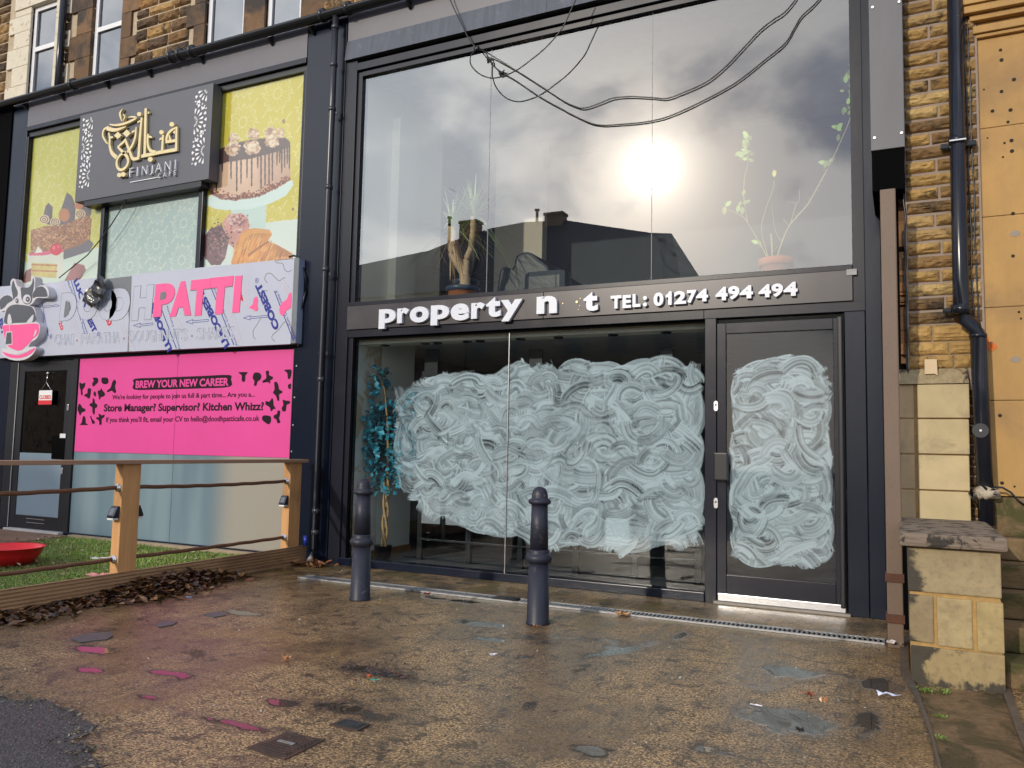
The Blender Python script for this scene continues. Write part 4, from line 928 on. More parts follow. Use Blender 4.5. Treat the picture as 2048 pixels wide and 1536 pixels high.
for k in range(90):
    x = random.uniform(300, 715); y = np.interp(x, [330, 450, 560, 720], [1300, 1240, 1290, 1410])+random.uniform(0, 190)
    c.poly([(x, y), (x+5, y+2), (x-6, y+30), (x-20, y+62), (x-26, y+60), (x-13, y+28)], z6, random.choice(((236, 170, 84), (176, 92, 28), (196, 112, 40), (246, 190, 110))), a=.7)
c.poly([(300, 1400), (352, 1262), (440, 1226), (560, 1238), (574, 1262), (440, 1262), (372, 1300), (330, 1400)], z6, (244, 178, 92), a=.45); c.poly([(600, 1440), (620, 1352), (700, 1400), (730, 1430)], z6, (150, 80, 28), a=.5)
c.poly([(395, 1420), (480, 1360), (548, 1318), (556, 1328), (470, 1385), (400, 1440)], z6, (150, 74, 24), a=.8)
c.make('cake_picture', m_print, panes3[2], 'yellow poster with a chocolate drip cake over muffins and a croissant')
# left picture: nut cake slice
c = Canvas(-10.945, -9.325, 3.22, 5.46, 250, 340, PYP, (208, 198, 84))
c.rosettes((228, 222, 160), .55)
c.poly([(60, 1330), (500, 1290), (840, 1175), (900, 1700), (40, 1700)], z7, (214, 224, 212))
c.poly([(190, 1225), (500, 1210), (740, 1115), (778, 1150), (745, 1220), (505, 1298), (190, 1310)], z7, (112, 102, 108))
c.poly([(440, 985), (470, 850), (530, 672), (578, 710), (612, 800), (600, 985)], z7, (104, 88, 96), var=.2, cells=(20, 20))
c.poly([(295, 960), (315, 870), (330, 805), (358, 770), (398, 810), (390, 980)], z7, (96, 76, 84), var=.2, cells=(16, 16))
c.ell(700, 850, 60, 70, z7, (112, 92, 92)); c.ell(640, 800, 40, 32, z7, (196, 116, 66)); c.ell(505, 885, 52, 62, z7, (186, 114, 62), var=.15, cells=(16, 12))
for cx, cyy in ((655, 875), (318, 925), (420, 950)):
    for r in (48, 38, 28, 18, 9): c.ell(cx, cyy, r, r*.9, z7, (226, 196, 160) if r in (48, 28, 9) else (120, 84, 66))
c.poly([(192, 1030), (330, 985), (470, 985), (600, 930), (735, 885), (762, 930), (745, 1110), (640, 1170), (500, 1215), (330, 1225), (192, 1215)], z7, (160, 104, 64), var=.18, cells=(30, 22))
for k in range(520):
    x = random.uniform(200, 748); y = random.uniform(np.interp(x, [200, 470, 740], [1020, 985, 890]), np.interp(x, [200, 500, 745], [1210, 1205, 1105]))
    c.ell(x, y, random.uniform(5, 11), random.uniform(4, 9), z7, random.choice(((196, 138, 92), (128, 78, 46), (176, 118, 76), (212, 160, 112))))
c.poly([(150, 1250), (500, 1210), (492, 1450), (350, 1475), (200, 1450)], z7, (222, 218, 204), var=.06, cells=(12, 12))
c.poly([(200, 1330), (440, 1340), (430, 1475), (200, 1450)], z7, (214, 190, 112), var=.16, cells=(30, 26))
for y in (1340, 1395): c.poly([(200, y), (440, y+8), (440, y+22), (200, y+12)], z7, (190, 110, 80), var=.3, cells=(6, 40))
c.poly([(172, 1240), (500, 1205), (500, 1228), (300, 1262), (180, 1262)], z7, (226, 92, 124)); c.poly([(230, 1240), (262, 1172), (305, 1230)], z7, (236, 228, 224))
c.ell(428, 1205, 56, 56, z7, (214, 44, 66), var=.2, cells=(12, 12)); c.ell(408, 1190, 14, 18, z7, (240, 110, 120)); c.ell(450, 1180, 12, 15, z7, (236, 90, 104))
c.poly([(505, 1500), (560, 1400), (600, 1330), (690, 1350), (708, 1400), (650, 1490), (520, 1510)], z7, (158, 92, 92), var=.28, cells=(26, 20)); c.poly([(110, 1500), (150, 1400), (200, 1380), (195, 1500), (140, 1520)], z7, (140, 82, 76), var=.2, cells=(20, 20))
c.make('cake_picture', m_print, panes3[0], 'yellow poster with a nut covered cake and a raspberry slice')
c = Canvas(-9.265, -7.58, 3.22, 5.46, 260, 340, PYP, (176, 192, 190))
c.rosettes((216, 220, 208), .8, pitch=.46)
c.make('patterned_film', m_print, panes3[1], 'pale frosted film with flower pattern')
# ground floor
m_frost = bpy.data.materials.new('frosted_film'); m_frost.use_nodes = True; t = NT(m_frost.node_tree); X, Y, Z = t.xyz(t.pos())
nz1 = t.noise(t.scale(t.pos(), (2.2, 1, .25)), 1.0, 2)
colr = t.mix(t.ramp(nz1, .35, .65), (.135, .20, .24, 1), (.20, .275, .31, 1))
colr = t.mix(t.ramp(X, -7.25, -6.75), colr, (.33, .305, .26, 1))  # blurred room behind the frost is painted into the colour, cream wall at right
t.put(m_frost.node_tree.nodes['Principled BSDF'].inputs['Base Color'], colr); m_frost.node_tree.nodes['Principled BSDF'].inputs['Roughness'].default_value = .30
for xa, xb in ((-9.58, -7.79), (-7.784, -6.0)): cf('frosted_pane', m_frost, (xa, xb, .02, .03, .06, 2.28), bevel=0)
cf('sill', m_dark2, (-9.64, -5.99, -.012, .1, .0, .06)); cf('mullion', m_black, (-9.67, -9.585, -.006, .1, 0, 2.28)); cf('mullion', m_black, (-5.998, -5.987, -.01, .1, .06, 2.28)); cf('mullion', m_black, (-10.98, -10.79, -.006, .1, 0, 2.28))
cf('edge_trim', mat('bright_trim', (.45, .44, .44), .5), (-10.802, -10.792, -.012, -.006, .06, 2.26), bevel=0)
cd = MB()
for q in ((-10.785, -10.665, -.002, .04, .06, 2.27), (-9.79, -9.675, -.002, .04, .06, 2.27), (-10.665, -9.79, -.002, .04, 2.14, 2.27), (-10.665, -9.79, -.002, .04, .06, .23)): cd.box(*q)
cd = cd.build('door', m_black, cafe, bevel=.004)
cf('door_glass', glass_mat('door_glass', .06, (.5, .5, .5)), (-10.665, -9.79, .012, .02, .23, 2.14), bevel=0, parent=cd)
cf('frosted_film', mat('frost_plain', (.26, .34, .40), .35, vary=.04, vs=2), (-10.665, -9.79, .007, .011, .23, 1.05), bevel=0, parent=cd)
cf('lock_plate', m_void, (-9.99, -9.74, -.008, -.001, .98, 1.28), bevel=.002, parent=cd)
p = at(126, 872, -.01); cf('small_notice', m_print if False else mat('notice_paper', (.7, .7, .7), .6), (p[0]-.06, p[0]+.05, -.012, -.008, p[2]-.025, p[2]+.03), bevel=0, parent=cd)
for pz in (at(125, 942, 0), at(137, 815, 0)): cf('lock', m_alu, (pz[0]-.02, pz[0]+.015, -.012, -.002, pz[2]-.04, pz[2]+.04), bevel=.006, parent=cd)
cf('letter_box', m_alu, (-10.42, -10.05, -.006, -.002, .185, .192), (-10.42, -10.05, -.006, -.002, .135, .142), bevel=0, parent=cd)
cf('threshold', mat('white_threshold', (.6, .57, .54), .6, vary=.1), (-10.78, -9.66, -.08, .05, .025, .055), bevel=.004)
cf('room_wall', m_void, (-15, -5.99, .6, .7, 0, 5.9), bevel=0)
cf('end_wall', m_void, (-15, -11.33, -.02, .2, 0, 5.97), bevel=0)
MB().box(-14.5, -5.45, .2, 1.2, 5.86, 5.9).build('flat_roof', MATS['roof_felt'], cafe)
for k, (px, py) in enumerate(((596, 690), (593, 732), (589, 795), (586, 850), (583, 903))):
    q = at(px, py, -.006); MB().lathe([(.009, -.0), (.008, .005)], 0, 0, 8)
    MB().box(q[0]-.008, q[0]+.008, -.010, -.004, q[2]-.008, q[2]+.008).build('screw', m_screw, cafe, bevel=.002)

# closed sign
q = at(90, 785, -.02); cs = thing('closed_sign', 'small white and red closed sign hanging on a string in the cafe door', 'door sign', (q[0], -.02, 1.5))
a_, b_ = at(79, 781, -.03), at(103, 809, -.03)
MB().box(a_[0], b_[0], -.034, -.028, b_[2], a_[2]).build('plate', mat('white_card', (.75, .74, .74), .5, vary=.03), cs, bevel=.002)
m_red = mat('sign_red', (.62, .02, .035), .45, vary=.04)
hz = (a_[2]-b_[2])
MB().box(a_[0], b_[0], -.036, -.0345, b_[2], b_[2]+hz*.3).build('red_strip', m_red, cs)
lettering('word', 'CLOSED', a_[0]+.015, b_[0]-.015, b_[2]+hz*.38, b_[2]+hz*.66, -.036, .002, m_red, cs, bold=.03)
MB().tube([(a_[0]+.03, -.03, a_[2]), ((a_[0]+b_[0])/2, -.03, a_[2]+.11), (b_[0]-.03, -.03, a_[2])], .004, 5).tube([((a_[0]+b_[0])/2, -.03, a_[2]+.11), ((a_[0]+b_[0])/2, -.02, a_[2]+.22)], .004, 5).build('string', m_alu, cs)
MB().lathe([(.016, a_[2]+.215), (.016, a_[2]+.245)], (a_[0]+b_[0])/2, -.016, 10).build('suction_hook', m_alu, cs)

# ------------------------------------------------------------------ black sign with gold lettering
fs = thing('cafe_sign', 'dark grey boxed sign with gold Arabic lettering and white filigree strips', 'shop sign', (-8.52, -.05, 4.34))
m_signgrey = mat('sign_grey', (.095, .10, .12), .5, vary=.03, vs=2)
MB().box(-9.72, -7.325, -.10, .05, 4.34, 5.515).build('box', m_signgrey, fs, bevel=.004)
MB().box(-9.55, -7.45, -.09, .04, 4.27, 4.338).build('bracket_rail', m_black, fs)
m_gold = mat('gold_acrylic', (.74, .62, .34), .35, vary=.05); m_white = mat('white_acrylic', (.8, .8, .82), .4, vary=.03)
zA = (190, 195, 8.535); SY = -.10
def pA(x, y): q = at(zA[0]+x/zA[2], zA[1]+y/zA[2], SY-.03); return (q[0], q[2])
# widths: one zoom unit in metres near the sign
u_ = abs(pA(1000, 700)[1]-pA(1000, 800)[1])/100
def smooth(pts, n=6):
    P = [np.array(p, float) for p in pts]; out = []
    for i in range(len(P)-1):
        a, b, c_, d = P[max(i-1, 0)], P[i], P[i+1], P[min(i+2, len(P)-1)]
        for k in range(n):
            t = k/n; out.append(.5*((2*b)+(-a+c_)*t+(2*a-5*b+4*c_-d)*t*t+(-a+3*b-3*c_+d)*t**3))
    out.append(P[-1]); return out
gold = []
def pen(pts, wd, sm=True):
    P = smooth(pts) if sm else [np.array(p, float) for p in pts]
    if hasattr(wd, '__len__'): wd = list(np.interp(np.linspace(0, 1, len(P)), np.linspace(0, 1, len(wd)), wd))
    else: wd = [wd]*len(P)
    k = len(gold); y = SY-.034-.0004*k
    gold.append(MB().stroke([pA(*p) for p in P], [x*u_ for x in wd], y, SY-.006).build('lettering_stroke', m_gold, fs))
pen([(868, 185), (862, 500), (848, 985)], [52, 56, 56], False); pen([(905, 262), (930, 258)], 34, False)
pen([(795, 1005), (1100, 940), (1400, 888)], 56, False); pen([(1388, 915), (1396, 500)], [52, 40], False)
pen([(1400, 510), (1310, 560), (1240, 640), (1222, 745)], [20, 46, 50, 44]); pen([(1212, 762), (1385, 735)], 46, False); pen([(1372, 590), (1340, 605)], [60, 20], False); pen([(1270, 640), (1290, 745)], [20, 50], False)
pen([(1152, 915), (1168, 640)], [50, 40], False); pen([(1108, 720), (1150, 700)], 36, False)
pen([(912, 625), (908, 800), (950, 905), (1040, 935)], [36, 46, 50, 52]); pen([(910, 670), (980, 680)], 34, False)
pen([(805, 345), (772, 700), (750, 1035)], [40, 56, 56], False); pen([(735, 430), (780, 400)], 30, False)
pen([(765, 1032), (660, 1050), (610, 950), (560, 820), (525, 715)], [50, 56, 50, 44, 40])
pen([(712, 505), (695, 680), (640, 830), (560, 935)], [22, 46, 48, 44]); pen([(640, 600), (690, 570)], 36, False)
pen([(540, 715), (480, 780), (395, 852)], [46, 44, 30]); pen([(400, 850), (480, 930), (560, 1020), (575, 1110), (530, 1200), (445, 1240), (388, 1180), (385, 1080), (440, 990), (540, 935)], [30, 50, 52, 50, 46, 46, 46, 46, 44, 40])
pen([(380, 1030), (300, 950), (262, 830), (262, 700), (245, 600)], [70, 62, 46, 40, 20]); pen([(262, 690), (318, 682)], 34, False)
pen([(245, 505), (165, 555), (145, 650), (185, 740), (232, 800)], [34, 40, 36, 32, 16]); pen([(215, 530), (330, 560), (440, 540), (545, 500)], [70, 62, 46, 8])
pen([(262, 462), (360, 478), (500, 455), (640, 400), (715, 352), (640, 335), (575, 348)], [14, 34, 42, 38, 34, 26, 8])
pen([(488, 200), (440, 270), (450, 340), (472, 410)], [8, 42, 34, 10]); pen([(495, 285), (520, 340), (490, 410)], [10, 32, 8])
def dot(cx, cyy, r, n=16, y=None):
    k = len(gold); gold.append(MB().prism([pA(cx+r*math.cos(a), cyy+r*math.sin(a)) for a in np.linspace(0, 2*math.pi, n+1)[:-1]], SY-.034-.0004*k, SY-.006).build('lettering_stroke', m_gold, fs))
for q in ((770, 290, 36), (1150, 600, 38), (1328, 465, 40), (960, 1062, 42), (432, 1330, 38), (500, 1318, 40)): dot(*q)
dot(408, 655, 62, 4); dot(560, 620, 66, 4)
def slant(word, xa, ya, xb, yb, h, m, name, bold=.0, dep=.006):
    a0 = pA(xa, ya); a1 = pA(xb, yb); x0, x1 = a0[0], a1[0]
    lettering(name, word, x0, x1, a0[1], a0[1]+h*u_, SY-.030, .03, m, fs, bold=bold, slope=(a1[1]-a0[1])/(x1-x0))
for ch, xa, ya, xb, yb in (('F', 582, 1358, 648, 1347), ('I', 710, 1338, 721, 1336), ('N', 795, 1322, 885, 1306), ('J', 930, 1320, 975, 1310), ('A', 1025, 1280, 1128, 1262), ('N', 1185, 1250, 1280, 1232), ('I', 1358, 1220, 1369, 1217)): slant(ch, xa, ya, xb, yb, 150, m_white, 'letter', -.024)
for ch, xa, ya, xb, yb in (('C', 1072, 1378, 1115, 1368), ('A', 1160, 1358, 1205, 1350), ('F', 1262, 1340, 1295, 1333), ('E', 1342, 1328, 1378, 1320)): slant(ch, xa, ya, xb, yb, 80, m_white, 'letter', -.018)
MB().stroke([pA(575, 1440), pA(1050, 1354)], 12*u_, SY-.012, SY-.001).build('rule', m_white, fs)
def filigree(xa, xb, za, zb, seed):
    g = random.Random(seed); mb = MB(); wd = xb-xa; z = za; side = 0; cells = []
    while z < zb-.02:
        cx = xa if side else xb; cz = z+wd*.8
        for ring, n, rr, ln, tw in ((0, 16, .17, .16, .035), (1, 16, .42, .34, .07), (2, 16, .80, .22, .10), (2, 32, 1.02, .14, .05)):
            for k in range(n):
                a = 2*math.pi*(k+(.5 if ring == 1 else 0))/n; r0, r1 = rr*wd, (rr+ln)*wd
                px, pz = cx+math.cos(a)*(r0+r1)/2, cz+math.sin(a)*(r0+r1)/2
                if not (xa+.012 < px < xb-.012 and za+.01 < pz < zb-.01): continue
                if any((px-ox)**2+(pz-oz)**2 < (.017)**2 for ox, oz in cells): continue
                cells.append((px, pz)); hl = (r1-r0)*.5; hw = tw*wd
                d = np.array((math.cos(a), math.sin(a))); nn = np.array((-d[1], d[0])); c0 = np.array((px, pz))
                poly = [c0-d*hl, c0+nn*hw*.7, c0+d*hl*.6+nn*hw, c0+d*hl, c0+d*hl*.6-nn*hw, c0-nn*hw*.7]
                poly = [(min(max(p[0], xa), xb), min(max(p[1], za), zb)) for p in poly]
                mb.prism(poly, SY-.004, SY-.0005)
        z += wd*1.75; side = 1-side
    return mb.build('filigree_strip', m_white, fs)
filigree(-9.66, -9.44, 4.50, 5.47, 1); filigree(-7.62, -7.40, 4.52, 5.46, 2)

# ------------------------------------------------------------------ white sign with film still on it
ds = thing('film_covered_sign', 'long white box sign with blue printed film, pink letters and embossed grey-white letters', 'shop sign', (-8.5, -.05, 2.32))
m_film = mat('white_film', (.47, .495, .59), .28, vary=.03, vs=3, bump=.05, bs=6); m_filmgrey = mat('grey_panel', (.16, .175, .19), .5)
m_navy = mat('navy_print', (.012, .018, .24), .4); m_pr_red = mat('red_print', (.60, .012, .025), .4); m_pale_print = mat('fine_print', (.42, .44, .56), .45); m_fine_red = mat('fine_red_print', (.70, .40, .40), .45)
m_pink = mat('pink_acrylic', (.86, .105, .30), .38, vary=.03, vs=3); m_groove = mat('groove_line', (.20, .20, .24), .6)
DY = -.10
def D(px, py, dy=0.0): q = at(px, py, DY-.002-dy); return (q[0], q[2])
x0, x1, zb_, zt_ = D(-12, 700)[0], D(590, 690)[0], 2.325, 3.27
MB().box(x0, x1, DY, .05, zb_, zt_).build('box', m_filmgrey, ds, bevel=.004)
MB().box(x1+.0005, x1+.003, DY+.004, .045, zb_+.004, zt_-.004).build('side_film', mat('blue_side_film', (.30, .36, .50), .35, vary=.1), ds)
q = [D(-12, 573), D(85, 566), D(206, 553), D(212, 600), D(262, 660), D(262, 640), D(258, 653), D(260, 704), D(-12, 718)]
def pads(poly, m, dy=.0015, name='film', par=None): return MB().prism(poly, DY-dy-.001, DY-dy+.0008).build(name, m, par or ds)
pads([D(-12, 574), D(85, 567), D(206, 554), D(215, 590), D(254, 596), D(258, 640), D(255, 703), D(-12, 717)], m_film)
pads([D(264, 549), D(300, 545), D(589, 516.5), D(581, 688), D(258, 703), D(259, 650), D(262, 600)], m_film)
def dtext(word, pxs, m, dy, bold=.04, shear=.0, name='letter', depth=.004):
    """word whose cells are (left,right,top,bottom) photo pixels"""
    for ch, (xa, xb, yt, yb) in zip(word, pxs):
        A_ = D((xa+xb)/2, yb, dy); B_ = D((xa+xb)/2, yt, dy)
        lettering(name, ch, D(xa, yb, dy)[0], D(xb, yb, dy)[0], A_[1], B_[1], DY-dy-depth, depth+.003, m, ds, bold=bold, shear=shear)
pat = [(305, 347, 567, 633), (339, 382, 563, 632), (378, 418, 559, 631), (417, 463, 554, 628), (464, 481, 552, 625)]
dtext('PATTI', pat, m_groove, .0035, .082, .05, 'letter_outline', .002); dtext('PATTI', pat, m_pink, .006, .07, .05, depth=.003)
MB().prism([D(321, 585, .008), D(330, 583, .008), D(333, 590, .008), D(330, 598, .008), D(320, 600, .008)], DY-.0115, DY-.006).build('letter_counter', m_filmgrey, ds)
doo = [(119, 151, 586, 641), (155, 194, 583, 640), (196, 232, 580, 640), (218, 258, 577, 640), (263, 304, 572, 640)]
dtext('DOODH', [(a-1.0, b+.5, c_-1.2, d+.4) for a, b, c_, d in doo], m_groove, .0028, .082, .05, 'letter_outline', .0015)
dtext('DOODH', doo, m_film, .004, .07, .05, depth=.004)
for pp_ in ([(131, 602), (138, 604), (140, 615), (137, 628), (130, 635), (127, 634)],): MB().prism([D(*p, .009) for p in pp_], DY-.0105, DY-.004).build('letter_counter', m_filmgrey, ds)
A_, B_ = D(109, 690, .003), D(470, 676, .003); sl = (B_[1]-A_[1])/(B_[0]-A_[0])
for word, pa, pb in (('CHAI', 109, 147), ('PARATHA', 162, 240), ('DOUGHNUTS', 257, 375), ('SHAKES', 393, 470)):
    n = len(word); wts = [.45 if c in 'I' else 1. for c in word]; tot = sum(wts); acc_ = 0
    for c, wt_ in zip(word, wts):
        xa = D(pa+(pb-pa)*acc_/tot, 688)[0]; acc_ += wt_; xb = D(pa+(pb-pa)*acc_/tot, 688)[0]; xb -= (xb-xa)*.12; zz_ = A_[1]+sl*(xa-A_[0])
        lettering('embossed_letter', c, xa, xb, zz_, zz_+.135, DY-.0042, .003, m_groove, ds, slope=sl)
        lettering('embossed_letter', c, xa+.008, xb+.008, zz_-.006, zz_+.128, DY-.0056, .004, m_film, ds, bold=.004, slope=sl)
for px, py in ((154, 681), (248, 677), (384, 672)):
    o = D(px, py); MB().prism([(o[0]+.014*math.cos(t), o[1]+.014*math.sin(t)) for t in np.linspace(0, 6.283, 13)[:-1]], DY-.0045, DY-.001).build('embossed_dot', m_groove, ds)
def diag(word, pa, pb, hpx, m, bold, dy=.0036, name='printed_word'):
    a0, b0 = D(*pa), D(*pb); L = math.hypot(b0[0]-a0[0], b0[1]-a0[1]); A = math.atan2(b0[1]-a0[1], b0[0]-a0[0])
    lettering(name, word, 0, 0, 0, 0, DY-dy, .002, m, ds, bold=bold, rot=(a0[0], a0[1], L, hpx*.0062, A))
def bar(pa, pb, wpx, m, dy=.0036, name='printed_rule'): MB().stroke([D(*pa), D(*pb)], wpx*.0062, DY-dy, DY-.0008).build(name, m, ds)
def fineprint(pa, pb, m, gap=.012):      # unreadably small lines of print
    a0, b0 = np.array(D(*pa)), np.array(D(*pb)); d = (b0-a0); L = np.linalg.norm(d); d /= L; s = 0; mb = MB(); r = random.Random(str(pa))
    while s < L:
        l = r.uniform(.012, .05); nn = np.array((-d[1], d[0]))*.004
        mb.stroke([a0+d*s, a0+d*min(s+l, L)], .007, DY-.0034, DY-.0008); s += l+gap
    mb.build('fine_print', m, ds)
diag('LUCO', (146.5, 563), (166, 618), 14, m_navy, .06); diag('BEST', (170, 633), (186.5, 668), 14, m_navy, .06); bar((142.5, 561), (155, 605), 1.6, m_navy); bar((163, 632), (175, 668), 1.6, m_navy)
diag('Alumini', (134, 563), (145, 590), 6, m_navy, .0); diag('posite Panel', (152, 615), (168, 670), 6, m_navy, .0); 
diag('20', (209, 634), (217, 654), 14, m_pr_red, .05); diag('20', (117, 645), (122, 662), 10, m_pr_red, .03)
diag('20', (487, 602), (482, 576), 14, m_pr_red, .05)
diag('LUCOBEST', (345, 697), (303, 590), 15, m_navy, .06); bar((353, 697), (322, 615), 1.8, m_navy); diag('Aluminium Composite Panel', (362, 697), (330, 588), 6, m_navy, .0)
diag('LUCOBEST', (460, 689), (405, 577), 15, m_navy, .06); bar((468, 690), (421, 572), 1.8, m_navy); diag('Aluminium Composite Panel', (477, 690), (430, 573), 6, m_navy, .0)
diag('LUCOBEST', (590, 690), (540, 603), 15, m_navy, .06) if False else None
diag('COBEST', (560, 654), (521, 563), 15, m_navy, .06); bar((587, 681), (549, 582), 1.8, m_navy); diag('Aluminium Composite P', (594, 676), (556, 578), 7, m_navy, .0)
diag('EST', (-2, 640), (4, 672), 13, m_navy, .06); bar((83, 600), (97, 672), 1.5, m_navy)
for (cx, cyy) in ((102, 673), (297, 583), (514, 561), (197, 668)):
    o = D(cx, cyy); MB().strip([(o[0]+.026*math.cos(a), o[1]+.03*math.sin(a)) for a in np.linspace(0, 2*math.pi, 20)], [(o[0]+.021*math.cos(a), o[1]+.025*math.sin(a)) for a in np.linspace(0, 2*math.pi, 20)], DY-.0035, DY-.0008).build('registered_mark', m_navy, ds)
    lettering('registered_mark', 'R', o[0]-.012, o[0]+.012, o[1]-.016, o[1]+.016, DY-.0036, .0015, m_navy, ds, bold=.0)
for a, b in (((125, 560), (140, 592)), ((148, 632), (166, 690)), ((246, 648), (272, 700)), ((352, 630), (385, 690)), ((455, 590), (485, 685)), ((568, 560), (583, 585)), ((497, 560), (499, 610))): fineprint(a, b, m_pale_print); fineprint((a[0]-5, a[1]+3), (b[0]-5, b[1]+3), m_fine_red)
def arrow(xa, ya, xb, yb):
    P = [(xa, ya), (xa+14, ya-5), (xa+13, ya-2.2), (xb, yb-2.2), (xb, yb+1.4), (xa+13, ya+1.4), (xa+14, ya+4), (xa, ya)]
    mb = MB()
    for p, q_ in zip(P[:-1], P[1:]): mb.stroke([D(*p), D(*q_)], .006, DY-.0035, DY-.0008)
    mb.build('printed_arrow', m_navy, ds)
arrow(267, 651, 306, 648); arrow(372, 644, 417, 641); arrow(487, 636, 536, 633)
mb = MB()
for p, q_ in zip([(88, 612), (108, 611), (112, 609), (119, 611.5), (112, 614), (108, 613), (88, 616), (88, 612)][:-1], [(108, 611), (112, 609), (119, 611.5), (112, 614), (108, 613), (88, 616), (88, 612)]): mb.stroke([D(*p), D(*q_)], .006, DY-.0035, DY-.0008)
mb.build('printed_arrow', m_navy, ds)
z5 = (360, 500, 7.314)
def blob5(pts, m, name): return MB().prism([(lambda p: (p[0], p[1]))(D(z5[0]+x/z5[2], z5[1]+y/z5[2], .004)) for x, y in pts], DY-.006, DY-.001).build(name, m, ds)
def closed(pts, n=5):
    P = [np.array(p, float) for p in pts]; N = len(P); out = []
    for i in range(N):
        a, b, c_, d = P[i-1], P[i], P[(i+1) % N], P[(i+2) % N]
        for k in range(n):
            t = k/n; out.append(tuple(.5*((2*b)+(-a+c_)*t+(2*a-5*b+4*c_-d)*t*t+(-a+3*b-3*c_+d)*t**3)))
    return out
blob5(closed([(1120, 682), (1140, 740), (1132, 800), (1142, 860), (1110, 895), (1068, 870), (1012, 845), (1030, 822), (1062, 790), (1078, 715)]), m_pink, 'pink_patch')
blob5(closed([(1628, 632), (1620, 835), (1560, 880), (1510, 960), (1462, 930), (1455, 850), (1490, 775), (1560, 720), (1590, 650)]), m_pink, 'pink_patch')
def groove(pts, name='groove'):
    MB().stroke([D(z5[0]+p[0]/z5[2], z5[1]+p[1]/z5[2]) for p in smooth(pts)], .0085, DY-.0035, DY-.0008).build(name, m_groove, ds)
groove([(1280, 600), (1215, 600), (1205, 690), (1260, 755), (1290, 765)]); groove([(1275, 480), (1240, 420), (1270, 350), (1330, 345), (1400, 410), (1450, 450), (1500, 420), (1540, 400)])
groove([(1420, 190), (1410, 155), (1660, 125)]); groove([(1420, 190), (1500, 200), (1530, 280), (1580, 320), (1640, 290)]); groove([(1190, 980), (1130, 1090), (1075, 1170), (1075, 1260), (1105, 1305)]); groove([(1600, 1110), (1540, 1050), (1490, 1100), (1440, 1170), (1360, 1240), (1345, 1290), (1390, 1340)])
cbm = MB().tube([at(578, 514, -.03), at(588, 511, -.02), at(598, 516, -.02), at(606, 535, -.02), at(613, 560, -.02), at(612, 585, -.02), at(604, 612, -.02), at(600, 640, -.02)], .012, 6)
tag(cbm.build('sign_cable', m_gutter), 'black cable looping out of the right end of the white film covered sign', 'cable')
# cow and cup emblem
em = thing('cow_emblem', 'white edged emblem of a cow head over a pink cup fixed to the white sign', 'emblem', (-10.7, -.2, 2.3))
EYc = -.205; z2 = (0, 530, 7.68)
def E2(pts, y0, y1, m, name, sm=True):
    P = closed(pts, 4) if sm else pts
    return MB().prism([(lambda p: (p[0], p[2]))(at(z2[0]+x/z2[2], z2[1]+y/z2[2], EYc)) for x, y in P], y0, y1).build(name, m, em)
m_emw = mat('emblem_white', (.60, .585, .62), .4, vary=.03); m_emg = mat('emblem_grey', (.085, .09, .105), .4, vary=.1, vs=2)
E2([(165, 340), (163, 255), (200, 208), (238, 240), (272, 325), (330, 340), (435, 328), (475, 295), (485, 200), (518, 172), (542, 215), (538, 300), (538, 385), (590, 330), (650, 308), (715, 335), (748, 410), (745, 480), (700, 506), (565, 510), (500, 590), (450, 622), (520, 655), (552, 760), (556, 870), (592, 892), (612, 950), (600, 1050), (560, 1130), (480, 1185), (438, 1258), (530, 1252), (552, 1290), (500, 1375), (400, 1445), (260, 1468), (130, 1442), (35, 1380), (14, 1322), (40, 1282), (105, 1285), (88, 1230), (58, 1100), (36, 970), (45, 915), (66, 880), (62, 760), (80, 700), (0, 712), (-28, 660), (-20, 560), (30, 485), (95, 457), (165, 470), (180, 420)], EYc, -.1045, m_emw, 'emblem_body')
for pts in ([(178, 340), (204, 235), (238, 330), (270, 400), (266, 470), (215, 540), (190, 440)], [(325, 345), (430, 345), (488, 290), (510, 200), (526, 260), (515, 370), (498, 440), (492, 550), (440, 604), (375, 590), (335, 520), (325, 430)], [(505, 440), (560, 358), (640, 328), (700, 368), (726, 440), (718, 488), (560, 490), (512, 512)], [(2, 650), (-12, 560), (50, 487), (120, 465), (178, 492), (196, 540), (120, 590), (70, 650), (10, 685)], [(74, 897), (80, 760), (125, 655), (225, 608), (400, 622), (500, 655), (545, 760), (545, 866), (410, 884), (240, 890)]):
    E2(pts, EYc-.002, EYc+.001, m_emg, 'grey_marking')
for pts in ([(120, 898), (125, 790), (150, 748), (172, 800), (182, 895)], [(412, 884), (470, 806), (516, 762), (512, 820), (490, 880)], [(355, 520), (378, 470), (425, 453), (465, 480), (474, 540), (445, 588), (395, 585), (362, 560)], [(218, 575), (228, 515), (262, 490), (286, 520), (284, 575), (255, 608)]): E2(pts, EYc-.0035, EYc-.0015, m_emw, 'white_marking')
for cx, cyy, rx, ry in ((432, 528, 32, 42), (264, 550, 22, 38)): E2([(cx+rx*math.cos(a), cyy+ry*math.sin(a)) for a in np.linspace(0, 6.283, 17)[:-1]], EYc-.005, EYc-.003, m_emg, 'eye', False); E2([(cx-2+9*math.cos(a), cyy-2+12*math.sin(a)) for a in np.linspace(0, 6.283, 11)[:-1]], EYc-.0065, EYc-.0045, m_emw, 'pupil', False)
E2([(48, 932), (300, 915), (560, 900), (598, 950), (588, 1060), (500, 1140), (440, 1212), (350, 1292), (280, 1316), (200, 1292), (122, 1240), (75, 1120), (50, 1000)], EYc-.003, EYc+.001, m_pink, 'cup')
